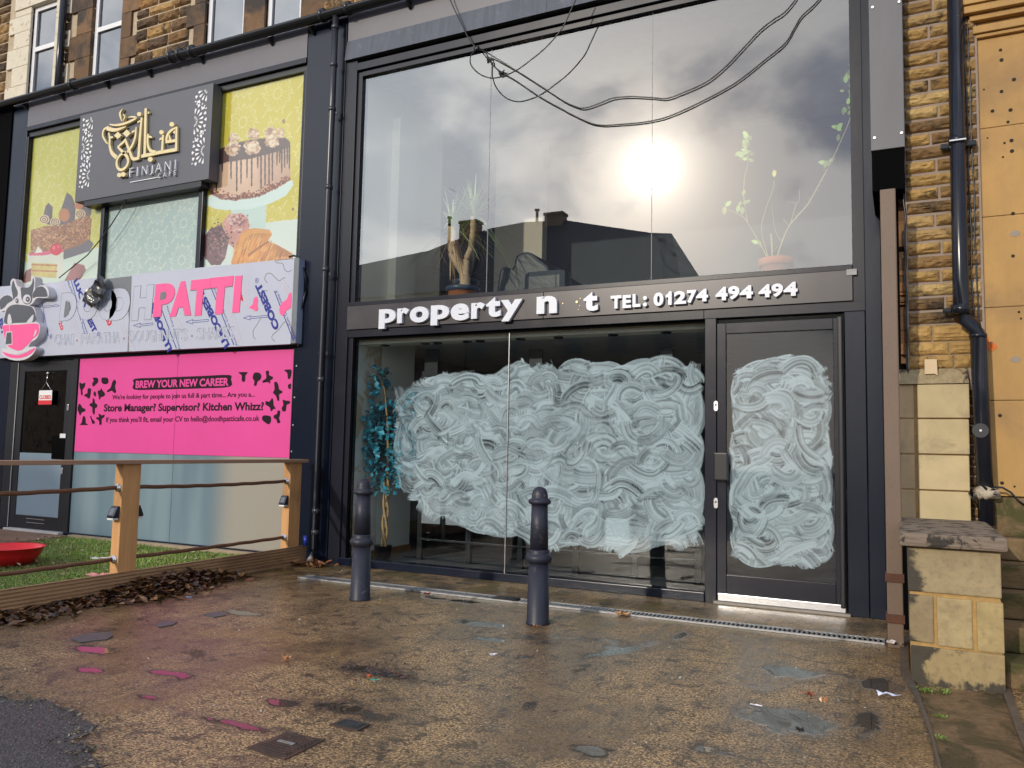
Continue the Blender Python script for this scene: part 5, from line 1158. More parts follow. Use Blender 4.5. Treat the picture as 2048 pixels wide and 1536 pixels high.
E2([(148, 905), (154, 905), (154, 1030), (148, 1030)], EYc-.0045, EYc-.0025, m_emw, 'tag_string', False); E2([(96, 1028), (190, 1018), (194, 1222), (150, 1228), (80, 1234)], EYc-.0045, EYc-.0025, m_emw, 'tea_tag', False); E2([(110, 1042), (180, 1034), (184, 1208), (90, 1220)], EYc-.006, EYc-.004, m_emg, 'tea_tag', False)
E2([(556, 988), (536, 1040), (518, 1104), (548, 1070), (565, 1020)], EYc-.0045, EYc-.0025, m_emw, 'shine'); E2([(35, 1318), (150, 1366), (280, 1382), (400, 1348), (528, 1278), (536, 1302), (460, 1372), (330, 1424), (200, 1428), (90, 1392)], EYc-.003, EYc+.001, m_pink, 'saucer')
MB().stroke([(lambda p: (p[0], p[2]))(at(z2[0]+x/z2[2], z2[1]+y/z2[2], EYc)) for x, y in smooth([(45, 1325), (160, 1358), (290, 1362), (400, 1332), (520, 1275)])], .011, EYc-.0045, EYc-.0025).build('shine', m_emw, em)
# crumpled black plastic hooked over the sign
def crumple(name, px_poly, Y, m, label, cat):
    P = [(lambda p: (p[0], p[2]))(at(x, y, Y)) for x, y in px_poly]; xs = [p[0] for p in P]; zs_ = [p[1] for p in P]; n = 34
    mb = MB(); idx = {}; X, Z = np.meshgrid(np.linspace(min(xs), max(xs), n), np.linspace(min(zs_), max(zs_), n))
    ins = np.zeros(X.shape, bool); L = len(P)
    for i in range(L):
        (xa, za), (xb, zb) = P[i], P[(i+1) % L]
        if za != zb: ins ^= ((za > Z) != (zb > Z)) & (X < (xb-xa)*(Z-za)/(zb-za)+xa)
    g = np.random.default_rng(5); dd = np.zeros(X.shape)
    for _ in range(14):
        a = g.uniform(.3, 1.4); s = (X-X.mean())*math.cos(a)+(Z-Z.mean())*math.sin(a)+g.uniform(-.15, .15)
        dd += g.uniform(.004, .014)*np.abs(((s/g.uniform(.07, .2)) % 2)-1)
    V = []; F = []
    for j in range(n):
        for i in range(n): idx[j, i] = len(V); V.append((X[j, i], Y-dd[j, i], Z[j, i]))
    for j in range(n-1):
        for i in range(n-1):
            if ins[j, i] and ins[j, i+1] and ins[j+1, i] and ins[j+1, i+1]: F.append((idx[j, i], idx[j, i+1], idx[j+1, i+1], idx[j+1, i]))
    used = sorted({v for f in F for v in f}); rm = {v: i for i, v in enumerate(used)}
    mb.add([V[v] for v in used], [tuple(rm[v] for v in f) for f in F]); o = mb.build(name, m)
    md = o.modifiers.new('thick', 'SOLIDIFY'); md.thickness = .004
    return tag(o, label, cat)
crumple('plastic_scrap', [(209.5, 550), (217, 556), (223.5, 577), (213, 598), (194, 619), (182, 611), (171, 604), (176, 592), (187, 575), (199, 560)], -.135, mat('black_plastic', (.006, .006, .007), .24, vary=.1), 'crumpled torn black plastic hanging over the letters of the white sign', 'plastic')
mb = MB().tube([at(*q, -.07) for q in ((252, 400), (238, 425), (222, 450), (200, 480), (175, 510), (150, 530), (118, 556))], .007, 6)
tag(mb.build('sign_cable', m_gutter), 'thin black cable slanting from under the dark grey sign down to the white sign', 'cable')

# ------------------------------------------------------------------ pink recruitment banner
pb_ = thing('recruitment_banner', 'bright pink recruitment banner with black cow patches and lettering on the cafe window', 'banner', (-7.8, .015, 1.08))
m_bpink = mat('pink_vinyl', (.70, .062, .29), .40, vary=.05, vs=1.3, bump=.06, bs=2.5); m_ink = mat('black_ink', (.012, .003, .008), .6, spec=.2)
BY = .012
for xa, xb in ((-9.565, -7.79), (-7.785, -6.012)): MB().box(xa, xb, BY, BY+.006, 1.085, 2.279).build('vinyl_panel', m_bpink, pb_)
zP = (140, 700, 4.452)
def PB(x, y): q = at(zP[0]+x/zP[2], zP[1]+y/zP[2], BY-.002); return (q[0], q[2])
def bline(word, xa, ya, xb, yb, h, bold, m=m_ink, y=None, name='text_line', grow=0):
    a0, a1 = PB(xa, ya), PB(xb, yb); hh = PB(xa, ya-h)[1]-a0[1]
    lettering(name, word, a0[0], a1[0], a0[1], a0[1]+hh, (y or BY-.002), .0015, m, pb_, bold=bold, slope=(a1[1]-a0[1])/(a1[0]-a0[0]), capfit='H')
MB().prism([PB(*p) for p in closed([(572, 352), (568, 300), (578, 256), (760, 248), (1000, 238), (1200, 230), (1418, 222), (1432, 260), (1424, 326), (1200, 340), (1000, 346), (760, 352)], 3)], BY-.0025, BY-.0005).build('heading_backing', m_ink, pb_)
a0, a1 = PB(578, 352), PB(1424, 330)
mb = MB().prism([(a0[0], a0[1]), (a1[0], a1[1]), (a1[0], a1[1]+.40), (a0[0], a0[1]+.40)], BY-.0022, BY-.001) if False else None
bline('BREW YOUR NEW CAREER', 584, 340, 1412, 318, 66, .035, m=m_bpink, y=BY-.004, name='heading')
bline("We're looking for people to join us full & part time... Are you a...", 375, 440, 1644, 415, 40, .014)
bline('Store Manager? Supervisor? Kitchen Whizz?', 300, 548, 1724, 537, 66, .03)
bline("If you think you'll fit, email your CV to hello@doodhpatticafe.co.uk", 320, 643, 1686, 632, 44, .014)
PATCHES = '88,290 108,300 135,292 128,330 110,355 112,395 100,402 95,360 85,320|205,248 245,250 248,285 225,310 208,325 198,300 212,275|285,248 330,248 342,275 330,300 300,303 282,285|378,285 395,265 410,285 400,325 410,370 395,382 370,362 335,375 332,360 362,335|160,345 185,345 182,390 175,425 160,430 145,415 128,412 135,392 155,385|215,370 228,378 230,408 220,412 210,395|250,362 268,358 278,342 290,362 312,390 298,412 275,420 262,442 255,410 248,385|205,430 218,445 222,470 240,485 238,510 222,520 220,560 210,575 200,545 198,510 175,495 182,475 198,470|75,490 88,480 102,500 110,515 135,525 132,545 105,555 90,582 80,560 68,530|115,595 128,590 138,615 140,650 158,666 90,666 105,645|180,588 190,592 195,612 218,635 215,655 200,655 190,625|255,568 272,575 285,582 308,575 300,600 282,615 280,660 262,664 258,630 235,612 238,598 258,598|1500,200 1580,198 1562,225 1558,270 1545,285 1530,270 1528,225|1640,205 1680,202 1702,225 1695,260 1670,280 1658,315 1640,315 1642,275 1628,250|1745,190 1770,188 1772,222 1805,240 1800,260 1782,270 1780,298 1760,285 1715,290 1720,270 1748,250|1820,290 1840,285 1855,315 1862,350 1890,368 1882,385 1862,395 1862,445 1848,450 1835,410 1808,380 1822,350|1745,455 1775,460 1800,428 1810,460 1812,490 1830,520 1810,525 1790,545 1778,510 1742,485|1895,445 1920,450 1955,455 1955,475 1928,490 1920,540 1895,545 1885,515 1900,490|1715,590 1740,582 1785,592 1788,635 1770,660 1745,650 1712,620|1850,540 1870,545 1868,580 1860,610 1872,640 1850,652 1838,620 1815,605 1818,580 1842,570|1908,180 1968,176 1968,225 1955,258 1940,250 1935,205|1942,312 1966,300 1964,345 1945,340'
for row in PATCHES.split('|'):
    pts = [tuple(map(int, q.split(','))) for q in row.split()]
    MB().prism([PB(*p) for p in closed(pts, 4)], BY-.0035, BY-.0005).build('cow_patch', m_ink, pb_)

# ------------------------------------------------------------------ cables in front of the big window
z4 = (880, 0, 2.6256)
def cable(pts, lab, Y, r=.0062):
    P = smooth(pts, 5); pix = lambda p: (z4[0]+p[0]/z4[2], z4[1]+p[1]/z4[2]); Yf = Y if callable(Y) else (lambda s: Y)
    P = [np.array(at(*pix(p), Yf(i/len(P)))) for i, p in enumerate(P)]
    tag(MB().tube(P, r, 7).build('overhead_cable', m_gutter), lab, 'cable', 'cables drooping across the upper window')
cable([(40, -40), (62, 20), (110, 120), (150, 200), (185, 245), (215, 258), (270, 290), (400, 370), (525, 450), (640, 525), (700, 555), (755, 568), (830, 545), (910, 515), (1000, 507), (1110, 512), (1190, 517), (1280, 485), (1400, 430), (1500, 350), (1600, 245), (1680, 160), (1750, 105), (1810, 65), (1865, 0), (1900, -60)], 'upper drooping black cable with a dip left of the sun reflection', lambda s: -.09 if s < .16 else -.09+.112*min(1, (s-.16)/.12))
cable([(205, 262), (240, 278), (275, 340), (325, 380), (400, 425), (480, 480), (560, 530), (625, 565), (720, 615), (825, 655), (960, 652), (1110, 635), (1230, 600), (1400, 520), (1560, 430), (1700, 320), (1810, 230), (1860, 150), (1900, 85), (1960, 30), (2040, -60)], 'lowest drooping black cable passing just above the sun reflection', lambda s: .024-.11*max(0, 1-s*9))
cable([(740, -60), (712, 0), (680, 70), (640, 150), (560, 245), (470, 320), (400, 370), (330, 400), (270, 410), (210, 390), (165, 345), (160, 300), (180, 265), (200, 255)], 'black cable curling in a round loop beside the first pane joint', lambda s: -.24+.14*max(0, (s-.75)*4))
for px, py, lab in ((955, 98, 'black tape knot where the drooping cables cross near the window top'), (1004, 145, 'smaller black tape knot on the lowest drooping cable')):
    q = at(px, py, -.09 if px < 980 else .02); mb = MB(); r_ = random.Random(px)
    for _ in range(5): mb.tube([(q[0]+r_.uniform(-.035, .035), q[1]+r_.uniform(-.01, .01), q[2]+r_.uniform(-.025, .025)) for _ in range(3)], [.008, .014, .006], 6)
    tag(mb.build('cable_knot', m_gutter), lab, 'cable knot')

# ------------------------------------------------------------------ deck, turf, timber fence
m_deck = mat('deck_timber', (.26, .15, .09), .55, vary=.25, vs=5, stretch=(1.2, 14, 14), bump=.25, bs=20, dirt=(.06, .035, .022), dirts=3)
m_groovewood = mat('grooved_timber', (.44, .26, .13), .5, vary=.2, vs=3, stretch=(14, .8, 14), bump=.2, bs=14, dirt=(.26, .145, .075), dirts=1.6, dirtlo=.45, dirthi=.75)
m_postwood = mat('new_timber', (.60, .31, .12), .6, vary=.16, vs=3, stretch=(9, 9, .5), bump=.15, bs=10, dirt=(.28, .14, .055), dirts=2.4, dirtlo=.45, dirthi=.8)
m_railwood = mat('rail_timber', (.36, .21, .13), .6, vary=.2, vs=3, stretch=(12, .6, 12), bump=.1, bs=8)
m_rope = mat('brown_rope', (.16, .072, .035), .7, vary=.3, vs=3, stretch=(14, .7, 14), bump=.4, bs=8)
deck = thing('entrance_deck', 'brown grooved deck boards in front of the cafe door', 'decking', (-10.8, -.7, 0))
for k in range(9):
    y1 = -.06-.125*k; MB().box(-12.6+.0, -9.45+.02*k, y1-.12, y1, .0, .03).build('deck_board', m_deck, deck, bevel=.004)
MB().box(-9.44, -5.75, -.10, -.02, .0, .045).build('edge_batten', mat('bleached_batten', (.33, .25, .17), .7, vary=.2, vs=8), deck, bevel=.004)
g = np.random.default_rng(21); n = 70000
x = g.uniform(-12.2, -5.70, n); y = g.uniform(-4.3, -.10, n); keep = ~((x < -9.4) & (y > -1.2)); x, y = x[keep], y[keep]; n = len(x)
clump = .6+.8*np.interp(np.sin(x*2.1+1)*np.cos(y*3.3), [-1, 1], [0, 1]); h = g.uniform(.018, .042, n)*clump; a = g.uniform(0, 6.28, n); ln = g.uniform(.0, .03, n); b_ = g.uniform(0, 6.28, n); wd = .0035
V = np.empty((n, 3, 3)); V[:, 0] = np.stack([x-wd*np.cos(a), y-wd*np.sin(a), np.full(n, .008)], 1); V[:, 1] = np.stack([x+wd*np.cos(a), y+wd*np.sin(a), np.full(n, .008)], 1); V[:, 2] = np.stack([x+ln*np.cos(b_), y+ln*np.sin(b_), .008+h], 1)
me = bpy.data.meshes.new('artificial_grass'); me.vertices.add(3*n); me.vertices.foreach_set('co', V.astype(np.float32).ravel()); me.loops.add(3*n); me.loops.foreach_set('vertex_index', np.arange(3*n, dtype=np.int32))
me.polygons.add(n); me.polygons.foreach_set('loop_start', np.arange(0, 3*n, 3, dtype=np.int32)); me.update(calc_edges=True)
ca = me.color_attributes.new('Col', 'FLOAT_COLOR', 'POINT'); worn = (np.sin(x*1.7+2.2)*np.sin(y*2.9+.7)+g.normal(0, .45, n)) > .75; pc = np.array([(.20, .34, .05), (.28, .40, .075), (.14, .25, .04), (.38, .40, .12)])[g.integers(0, 4, n)]*g.uniform(.6, 1.15, (n, 1))*(.55+.5*clump[:, None])
pc[worn] = pc[worn]*.3+np.array((.22, .17, .07))*.6; ca.data.foreach_set('color', np.repeat(np.concatenate([pc, np.ones((n, 1))], 1), 3, 0).astype(np.float32).ravel()); me.materials.append(mat('turf_blade', (1, 1, 1), .6, attr='Col', vary=.08, vs=2))
go = bpy.data.objects.new('artificial_grass', me); place(go, (0, 0, 0)); go['kind'] = 'stuff'; go['label'] = 'short bright green artificial grass behind the timber fence'; go['category'] = 'grass'
struct(MB().box(-12.3, -5.70, -4.35, -.10, .0, .008).build('turf_backing', mat('turf_backing', (.10, .17, .03), .9, vary=.3, vs=8, dirt=(.08, .06, .025), dirts=3)))

fence = thing('timber_fence', 'low timber fence with two brown ropes and a grooved base board enclosing the turf', 'fence', (-5.67, -2, 0))
FX = -5.62
def groove_board(z0, z1, ng, dx=0.0):
    mb = MB(); prof = [(FX+dx-.028, z0), (FX+dx, z0)]; hh = (z1-z0)/ng
    for k in range(ng):
        za = z0+k*hh; prof += [(FX+dx, za+.003), (FX+dx, za+hh*.52), (FX+dx-.014, za+hh*.58), (FX+dx-.014, za+hh*.92), (FX+dx, za+hh-.001)]
    prof += [(FX+dx-.028, z1)]
    ys = [-.115, -5.0]; m_ = len(prof); mb.add([(px, ys[0], pz) for px, pz in prof]+[(px, ys[1], pz) for px, pz in prof], [(i, (i+1) % m_, (i+1) % m_+m_, i+m_) for i in range(m_)]+[tuple(range(m_)), tuple(range(2*m_-1, m_-1, -1))])
    return mb.build('base_board', m_groovewood, fence, recalc=True)
groove_board(.045, .185, 5); groove_board(.004, .042, 1, .012)
MB().box(FX-.13, FX+.01, -5.0, -.14, 1.045, 1.078).build('top_rail', m_railwood, fence, bevel=.004)
for y in (-2.255, -.285, -4.3):
    MB().box(FX-.125, FX-.03, y-.085, y+.085, .0, 1.044).build('post', m_postwood, fence, bevel=.006)
for z, sag in ((.855, .012), (.285, .004)):
    for ya, yb in ((-5.0, -4.385), (-4.215, -2.34), (-2.17, -.37)):
        P = [(FX-.075, ya+(yb-ya)*s, z-sag*4*s*(1-s)+.002*math.sin(s*40)) for s in np.linspace(0, 1, 24)]
        MB().tube(P, .0165, 8).build('rope', m_rope, fence)
    for y in (-4.395, -4.21, -2.345, -.375): MB().tube([(FX-.075, y-.006, z), (FX-.075, y+.006, z)], .033, 14).tube([(FX-.075, y-.02, z), (FX-.075, y+.02, z)], .021, 12).build('rope_cup', m_alu, fence)
m_navyplastic = mat('navy_plastic', (.012, .016, .03), .35); m_lens = mat('lamp_lens', (.75, .75, .73), .3); m_solar = mat('solar_cell', (.10, .11, .15), .15)
def solar(y, d, lab):
    t = thing('solar_lamp', lab, 'lamp', (FX-.08, y, .6)); x0, x1 = FX-.122, FX-.042
    V = []
    for xx in (x0, x1): V += [(xx, y, .615), (xx, y+d*.055, .615), (xx, y+d*.055, .632), (xx, y+d*.022, .705), (xx, y, .71)]
    MB().add(V, [(0, 1, 2, 3, 4), (9, 8, 7, 6, 5)]+[(i, i+5, (i+1) % 5+5, (i+1) % 5) for i in range(5)]).build('housing', m_navyplastic, t, bevel=.006, recalc=True)
    MB().box(x0+.006, x1-.006, min(y+d*.004, y+d*.056), max(y+d*.004, y+d*.056), .598, .614).build('lens', m_lens, t, bevel=.004)
    MB().add([(x0+.015, y+d*.0530, .640), (x1-.015, y+d*.0530, .640), (x1-.015, y+d*.0290, .692), (x0+.015, y+d*.0290, .692)], [(0, 1, 2, 3)]).build('solar_panel', m_solar, t)
solar(-2.342, -1, 'navy solar lamp on the street side of the middle fence post'); solar(-2.168, 1, 'navy solar lamp mostly hidden behind the middle fence post'); solar(-.372, -1, 'navy solar lamp on the fence post against the facade')
q = floor_at(20, 1138); rt = thing('red_tub', 'red plastic tub lying on the artificial grass at the left edge', 'tub', (q[0]-.15, q[1], .02))
V = []; N = 28; cx, cyy = q[0]-.24, q[1]+.10
mb = MB()
prof = [(.24, .022), (.30, .11), (.33, .18), (.345, .185), (.32, .178), (.285, .11), (.23, .035)]
mb.lathe(prof, cx, cyy, 30); mb.build('tub_shell', mat('red_plastic', (.70, .012, .02), .35, vary=.08), rt)
tag(MB().tube([(-5.60, -.16, .19), (-5.60, -.16, .29)], .024, 14).build('drink_can', mat('blue_can', (.03, .05, .36), .3, metal=.3, vary=.3, vs=20)), 'small blue drink can standing behind the fence board by the last post', 'can')

# ------------------------------------------------------------------ bollards
m_boll = mat('bollard_paint', (.018, .020, .034), .46, spec=.4, vary=.12, vs=8, bump=.12, bs=50, dirt=(.075, .07, .07), dirts=16, dirtlo=.60, dirthi=.68)
bo = thing('bollard', 'dark cast bollard nearer the door with moss at its base', 'bollard', (-2.35, -1.50, 0), 'cast bollards on the forecourt')
bx_, by_ = -2.35, -1.50
MB().lathe([(.086, 0), (.086, .01), (.080, .02), (.072, .43)], bx_, by_, 28).build('base', m_boll, bo)
MB().lathe([(.074, .425), (.090, .435), (.096, .452), (.096, .468), (.088, .484), (.070, .492), (.074, .508), (.068, .52)], bx_, by_, 28).build('middle_ring', m_boll, bo)
MB().lathe([(.067, .515), (.058, .845)], bx_, by_, 28).build('shaft', m_boll, bo)
MB().lathe([(.060, .835), (.078, .845), (.083, .857), (.078, .872), (.062, .880), (.058, .892), (.058, .905), (.052, .932), (.040, .950), (.022, .961), (.004, .965)], bx_, by_, 28).build('cap', m_boll, bo)
b2 = copy_tree(bo); b2.location = (-3.94, -1.44, 0); b2['label'] = 'dark cast bollard in front of the blue leaved plant, left of the other'

# ------------------------------------------------------------------ drain, covers
m_galv = mat('galvanised_grate', (.40, .40, .40), .45, metal=.5, vary=.15, vs=18, dirt=(.14, .12, .10), dirts=8)
dr = thing('drain_channel', 'long galvanised slot drain running along the foot of the shopfront', 'drain', (-2.6, -.83, 0))
MB().box(-5.05, -.13, -.892, -.768, .001, .004).build('trough', m_void, dr)  # flat near-black strip painted for the shaded depth under the grate
mb = MB().box(-5.05, -.13, -.905, -.888, .002, .014).box(-5.05, -.13, -.772, -.755, .002, .014)
k = 0; x = -5.04
while x < -.13:
    if not (-3.03 < x < -2.83): mb.box(x, x+.014, -.89, -.77, .003, .0125)
    x += .032
mb.build('grate', m_galv, dr)
mb = MB()
for i in range(8): mb.box(-3.03+.026*i, -3.018+.026*i, -.9, -.76, .004, .020)
for j in range(5): mb.box(-3.035, -2.835, -.9+.032*j, -.89+.032*j, .0045, .0205)
mb.build('plastic_insert', m_black, dr)
m_iron = mat('cast_iron_cover', (.055, .038, .032), .38, vary=.25, vs=14, bump=.2, bs=60, dirt=(.13, .07, .05), dirts=6, rvary=.3)
mc = thing('manhole_cover', 'ribbed square iron cover in the pavement near the bottom of the view', 'manhole cover', (-2.3, -4.15, 0))
ca_, sa_ = math.cos(R(45)), math.sin(R(45)); 
P0, P1, P2, P3 = (floor_at(*q) for q in ((493, 1497), (575, 1466), (648, 1482), (570, 1521)))
def quad(u, v): a = np.array(P0)*(1-u)+np.array(P1)*u; b = np.array(P3)*(1-u)+np.array(P2)*u; return a*(1-v)+b*v
def slabq(mb, u0, u1, v0, v1, z0, z1):
    c4 = [quad(*q) for q in ((u0, v0), (u1, v0), (u1, v1), (u0, v1))]
    mb.add([(p[0], p[1], z0) for p in c4]+[(p[0], p[1], z1) for p in c4], [(0, 3, 2, 1), (4, 5, 6, 7), (0, 1, 5, 4), (1, 2, 6, 5), (2, 3, 7, 6), (3, 0, 4, 7)])
mb = MB(); slabq(mb, 0, 1, 0, 1, 0, .006); mb.build('frame', m_iron, mc)
mb = MB(); slabq(mb, .06, .94, .06, .94, .001, .008)
for i in range(9): slabq(mb, .12+.09*i, .16+.09*i, .1, .9, .007, .012)
mb.build('plate', m_iron, mc, recalc=True); mb = MB(); slabq(mb, .46, .54, .3, .7, .011, .0145); mb.build('keyhole_bar', m_galv, mc)
P0, P1, P2, P3 = (floor_at(*q) for q in ((660, 1452), (690, 1440), (741, 1451), (716, 1464)))
mc2 = thing('stopcock_cover', 'small wet iron access cover just right of the ribbed cover', 'access cover', tuple(quad(.5, .5)))
mb = MB(); slabq(mb, 0, 1, 0, 1, 0, .008); mb.build('frame', m_iron, mc2); mb = MB(); slabq(mb, .1, .9, .1, .9, .003, .010); mb.build('lid', mat('worn_lid', (.07, .07, .075), .18, metal=.4, vary=.3, vs=30, bump=.2), mc2)

# ------------------------------------------------------------------ fallen leaves and litter
LEAFC = [(.16, .07, .028), (.23, .10, .035), (.10, .045, .02), (.30, .16, .06), (.06, .03, .018), (.20, .075, .03), (.36, .20, .09)]
def leaf(mb, x, y, z, s, r_, col):
    a = r_.uniform(0, 6.28); tl = r_.uniform(-.9, .9); tr = r_.uniform(-.9, .9); c_, s_ = math.cos(a), math.sin(a); cu = r_.uniform(-.5, .9)
    pts = [(0, -.5, 0), (.28, -.1, cu*.25), (.18, .3, cu*.3), (0, .55, cu*.2), (-.18, .3, cu*.3), (-.28, -.1, cu*.25), (0, .05, 0)]
    V = []
    for px, py, pz in pts:
        px, py, pz = px*s, py*s, pz*s; pz2 = pz+py*math.sin(tl)*.6+px*math.sin(tr)*.6
        V.append((x+px*c_-py*s_, y+px*s_+py*c_, z+pz2))
    mn = min(v[2] for v in V); 
    if mn < .006: V = [(v[0], v[1], v[2]-mn+.006) for v in V]
    mb.add(V, [(6, 0, 1), (6, 1, 2), (6, 2, 3), (6, 3, 4), (6, 4, 5), (6, 5, 0)], col)
m_leaf = mat('dead_leaf', (1, 1, 1), .32, attr='Col', vary=.2, vs=40)
r_ = random.Random(3); mb = MB()
for k in range(2100):
    s = r_.random(); y = -3.6+2.45*s; hh = .11*math.exp(-((y+2.05)/.38)**2)+.05*math.exp(-((y+1.55)/.25)**2)+.05; wd = .10+.16*math.exp(-((y+2.1)/.5)**2)+.10*(y < -2.9)
    d = abs(r_.gauss(0, 1))*wd*.75; x = -5.595+d; z = r_.random()*max(0, hh*(1-d/(wd*1.6))); 
    leaf(mb, x, y+r_.gauss(0, .04), z, r_.uniform(.04, .085), r_, tuple(np.array(r_.choice(LEAFC))*r_.uniform(.2, .85)))
for k in range(70): leaf(mb, -5.45+r_.gauss(0, .12), -.14+r_.uniform(-.22, .04), r_.random()*.05, r_.uniform(.05, .10), r_, tuple(np.array(r_.choice(LEAFC))*r_.uniform(.8, 1.5)))
lp = mb.build('leaf_litter', m_leaf, attr=True); lp['kind'] = 'stuff'; lp['label'] = 'drift of wet brown leaves heaped against the grooved fence board'; lp['category'] = 'leaves'
r_ = random.Random(8); mb = MB()
for k in range(900):
    x, y = r_.uniform(-9.6, -5.8), r_.uniform(-4.2, -.3); leaf(mb, x, y, .04, r_.uniform(.015, .05), r_, tuple(np.array(r_.choice(((.35, .27, .14), (.25, .19, .08), (.5, .45, .35), (.2, .1, .04))))*r_.uniform(.6, 1.1)))
for k in range(150):
    q = floor_at(r_.gauss(755, 42), r_.gauss(1342, 11)); leaf(mb, q[0], q[1], .003, r_.uniform(.010, .03), r_, tuple(np.array(r_.choice(((.10, .03, .03), (.03, .02, .02), (.06, .03, .025), (.14, .05, .04))))*r_.uniform(.4, 1.2)))
for k in range(420):
    i = r_.randrange(len(edge)); x, y = edge[i][0]+r_.gauss(0, .05), edge[i][1]+r_.gauss(0, .05); leaf(mb, x, y, .004, r_.uniform(.008, .03), r_, tuple(np.array(r_.choice(((.30, .22, .14), (.12, .10, .05), (.09, .08, .075), (.2, .15, .09))))*r_.uniform(.5, 1.2)))
for k in range(700):
    x, y = r_.uniform(-5.3, .3), r_.uniform(-5.2, -.1); leaf(mb, x, y, .006, r_.uniform(.006, .018), r_, tuple(np.array(r_.choice(((.35, .28, .2), (.04, .03, .025), (.2, .08, .04), (.55, .5, .45))))*r_.uniform(.5, 1.2)))
lc = mb.build('leaf_crumbs', m_leaf, attr=True); lc['kind'] = 'stuff'; lc['label'] = 'scattered leaf crumbs and grit on the turf and wet concrete'; lc['category'] = 'litter'
def maple(px, py, size, col, lab, ang=0):
    q = floor_at(px, py, .01); pts = []
    for k, (a, rr) in enumerate([(0, 1), (18, .5), (40, .9), (60, .42), (85, .8), (110, .35), (140, .5), (180, .15), (220, .5), (250, .35), (275, .8), (300, .42), (320, .9), (342, .5)]): pts.append((rr*size*math.sin(R(a+ang)), rr*size*math.cos(R(a+ang)), .010+.014*((k % 3)-.6)+.010*rr))
    V = [(q[0], q[1], .022)]+[(q[0]+x, q[1]+y, max(.008, z)) for x, y, z in pts]; n = len(pts)
    mb = MB().add(V, [(0, 1+i, 1+(i+1) % n) for i in range(n)], col); tt = q[0]-size*math.sin(R(ang)), q[1]-size*math.cos(R(ang)); mb.tube([(q[0], q[1], .02), (tt[0], tt[1], .03)], .002, 5, col)
    tag(mb.build('fallen_leaf', m_leaf, attr=True), lab, 'leaf', 'single fallen leaves')
maple(1242, 1230, .085, (.46, .22, .07), 'large orange maple leaf lying on the slot drain', 40)
maple(1182, 1168, .05, (.34, .12, .05), 'rusty brown leaf on the window sill right of the near bollard', 100)
maple(853, 1190, .045, (.16, .04, .025), 'dark red leaf caught on the slot drain between the bollards', 10)
maple(1617, 1392, .04, (.26, .07, .035), 'reddish leaf on the wet concrete below the door, right of a white scrap', 70)
maple(1647, 1404, .028, (.50, .24, .10), 'small pale orange leaf beside the reddish leaf below the door', 0)
maple(575, 1320, .04, (.40, .17, .06), 'lone orange leaf in the middle of the pinkish wet patch', 200)
maple(1072, 1256, .035, (.32, .15, .06), 'small orange leaf at the foot of the near bollard', 250)
def scrap(px, py, w_, h_, col, lab, name='paper_scrap', ang=0., z=.012, cat='litter'):
    q = floor_at(px, py, z); r2 = random.Random(px); mb = MB(); n = 6; V = []
    for j in range(4):
        for i in range(n):
            u, v = (i/(n-1)-.5)*w_, (j/3-.5)*h_; c_, s_ = math.cos(ang), math.sin(ang); V.append((q[0]+u*c_-v*s_+r2.uniform(-1, 1)*w_*.05, q[1]+u*s_+v*c_+r2.uniform(-1, 1)*h_*.08, z+r2.uniform(0, 1)*min(w_, h_)*.45))
    mb.add(V, [(j*n+i, j*n+i+1, (j+1)*n+i+1, (j+1)*n+i) for j in range(3) for i in range(n-1)])
    return tag(mb.build(name, mat('scrap_%d_%d_%d' % tuple(int(c*99) for c in col), col, .5, vary=.1, vs=20)), lab, cat)
scrap(1779, 1392, .11, .045, (.62, .66, .80), 'crumpled white wrapper on the wet concrete left of the low block wall', 'wrapper', .1)
scrap(1790, 1288, .08, .07, (.55, .50, .48), 'crumpled pale paper at the foot of the steel post', 'paper_scrap', .4, .03)
scrap(1512, 1411, .055, .014, (.75, .74, .78), 'small white cigarette end on the wet concrete below the door', 'cigarette_end')
scrap(378, 1196, .035, .03, (.30, .50, .75), 'pale blue bottle cap beside the leaf drift', 'bottle_cap', 0, .02)
scrap(200, 1152, .22, .07, (.72, .30, .28), 'torn red and white wrapper on the turf behind the fence board', 'wrapper', .9, .05)
scrap(200, 1118, .18, .05, (.62, .60, .56), 'pale paper scrap on the turf left of the middle fence post', 'paper_scrap', .8, .05)
scrap(1204, 1210, .05, .03, (.03, .03, .03), 'black scrap on the concrete below the window sill', 'plastic_scrap')
scrap(988, 1311, .05, .03, (.6, .6, .62), 'small white paper crumb in the middle of the forecourt', 'paper_scrap', .7)
scrap(750, 1360, .05, .012, (.02, .35, .25), 'small green straw piece by the dark leaf patch', 'straw_piece', .6)
scrap(738, 1354, .03, .03, (.60, .14, .03), 'small orange peel scrap beside the green straw piece', 'peel')
scrap(1600, 1462, .03, .05, (.02, .018, .018), 'black lump on the grey wet patch at the lower right', 'debris', .2, .02)
m_slatebit = mat('slate_bit', (.075, .085, .088), .35, vary=.25, vs=20, bump=.3)
for pts, lab in (([(140, 1278), (175, 1268), (222, 1266), (226, 1273), (214, 1280), (160, 1286)], 'flat grey slate fragment with pink paint beside it on the left forecourt'), ([(312, 1249), (330, 1244), (354, 1246), (346, 1251), (318, 1256)], 'small broken slate sliver right of the leaf drift'), ([(405, 1231), (432, 1224), (447, 1227), (452, 1232), (428, 1236)], 'grey slate flake near the dark slot stain on the left')):
    mb = MB(); P = [floor_at(*q) for q in pts]; n = len(P); mb.add([(x, y, .001) for x, y, z in P]+[(x, y, .007) for x, y, z in P], [tuple(range(2*n-1, n-1, -1))]+[(i, (i+1) % n, (i+1) % n+n, i+n) for i in range(n)]); tag(mb.build('slate_fragment', m_slatebit, recalc=True), lab, 'slate')
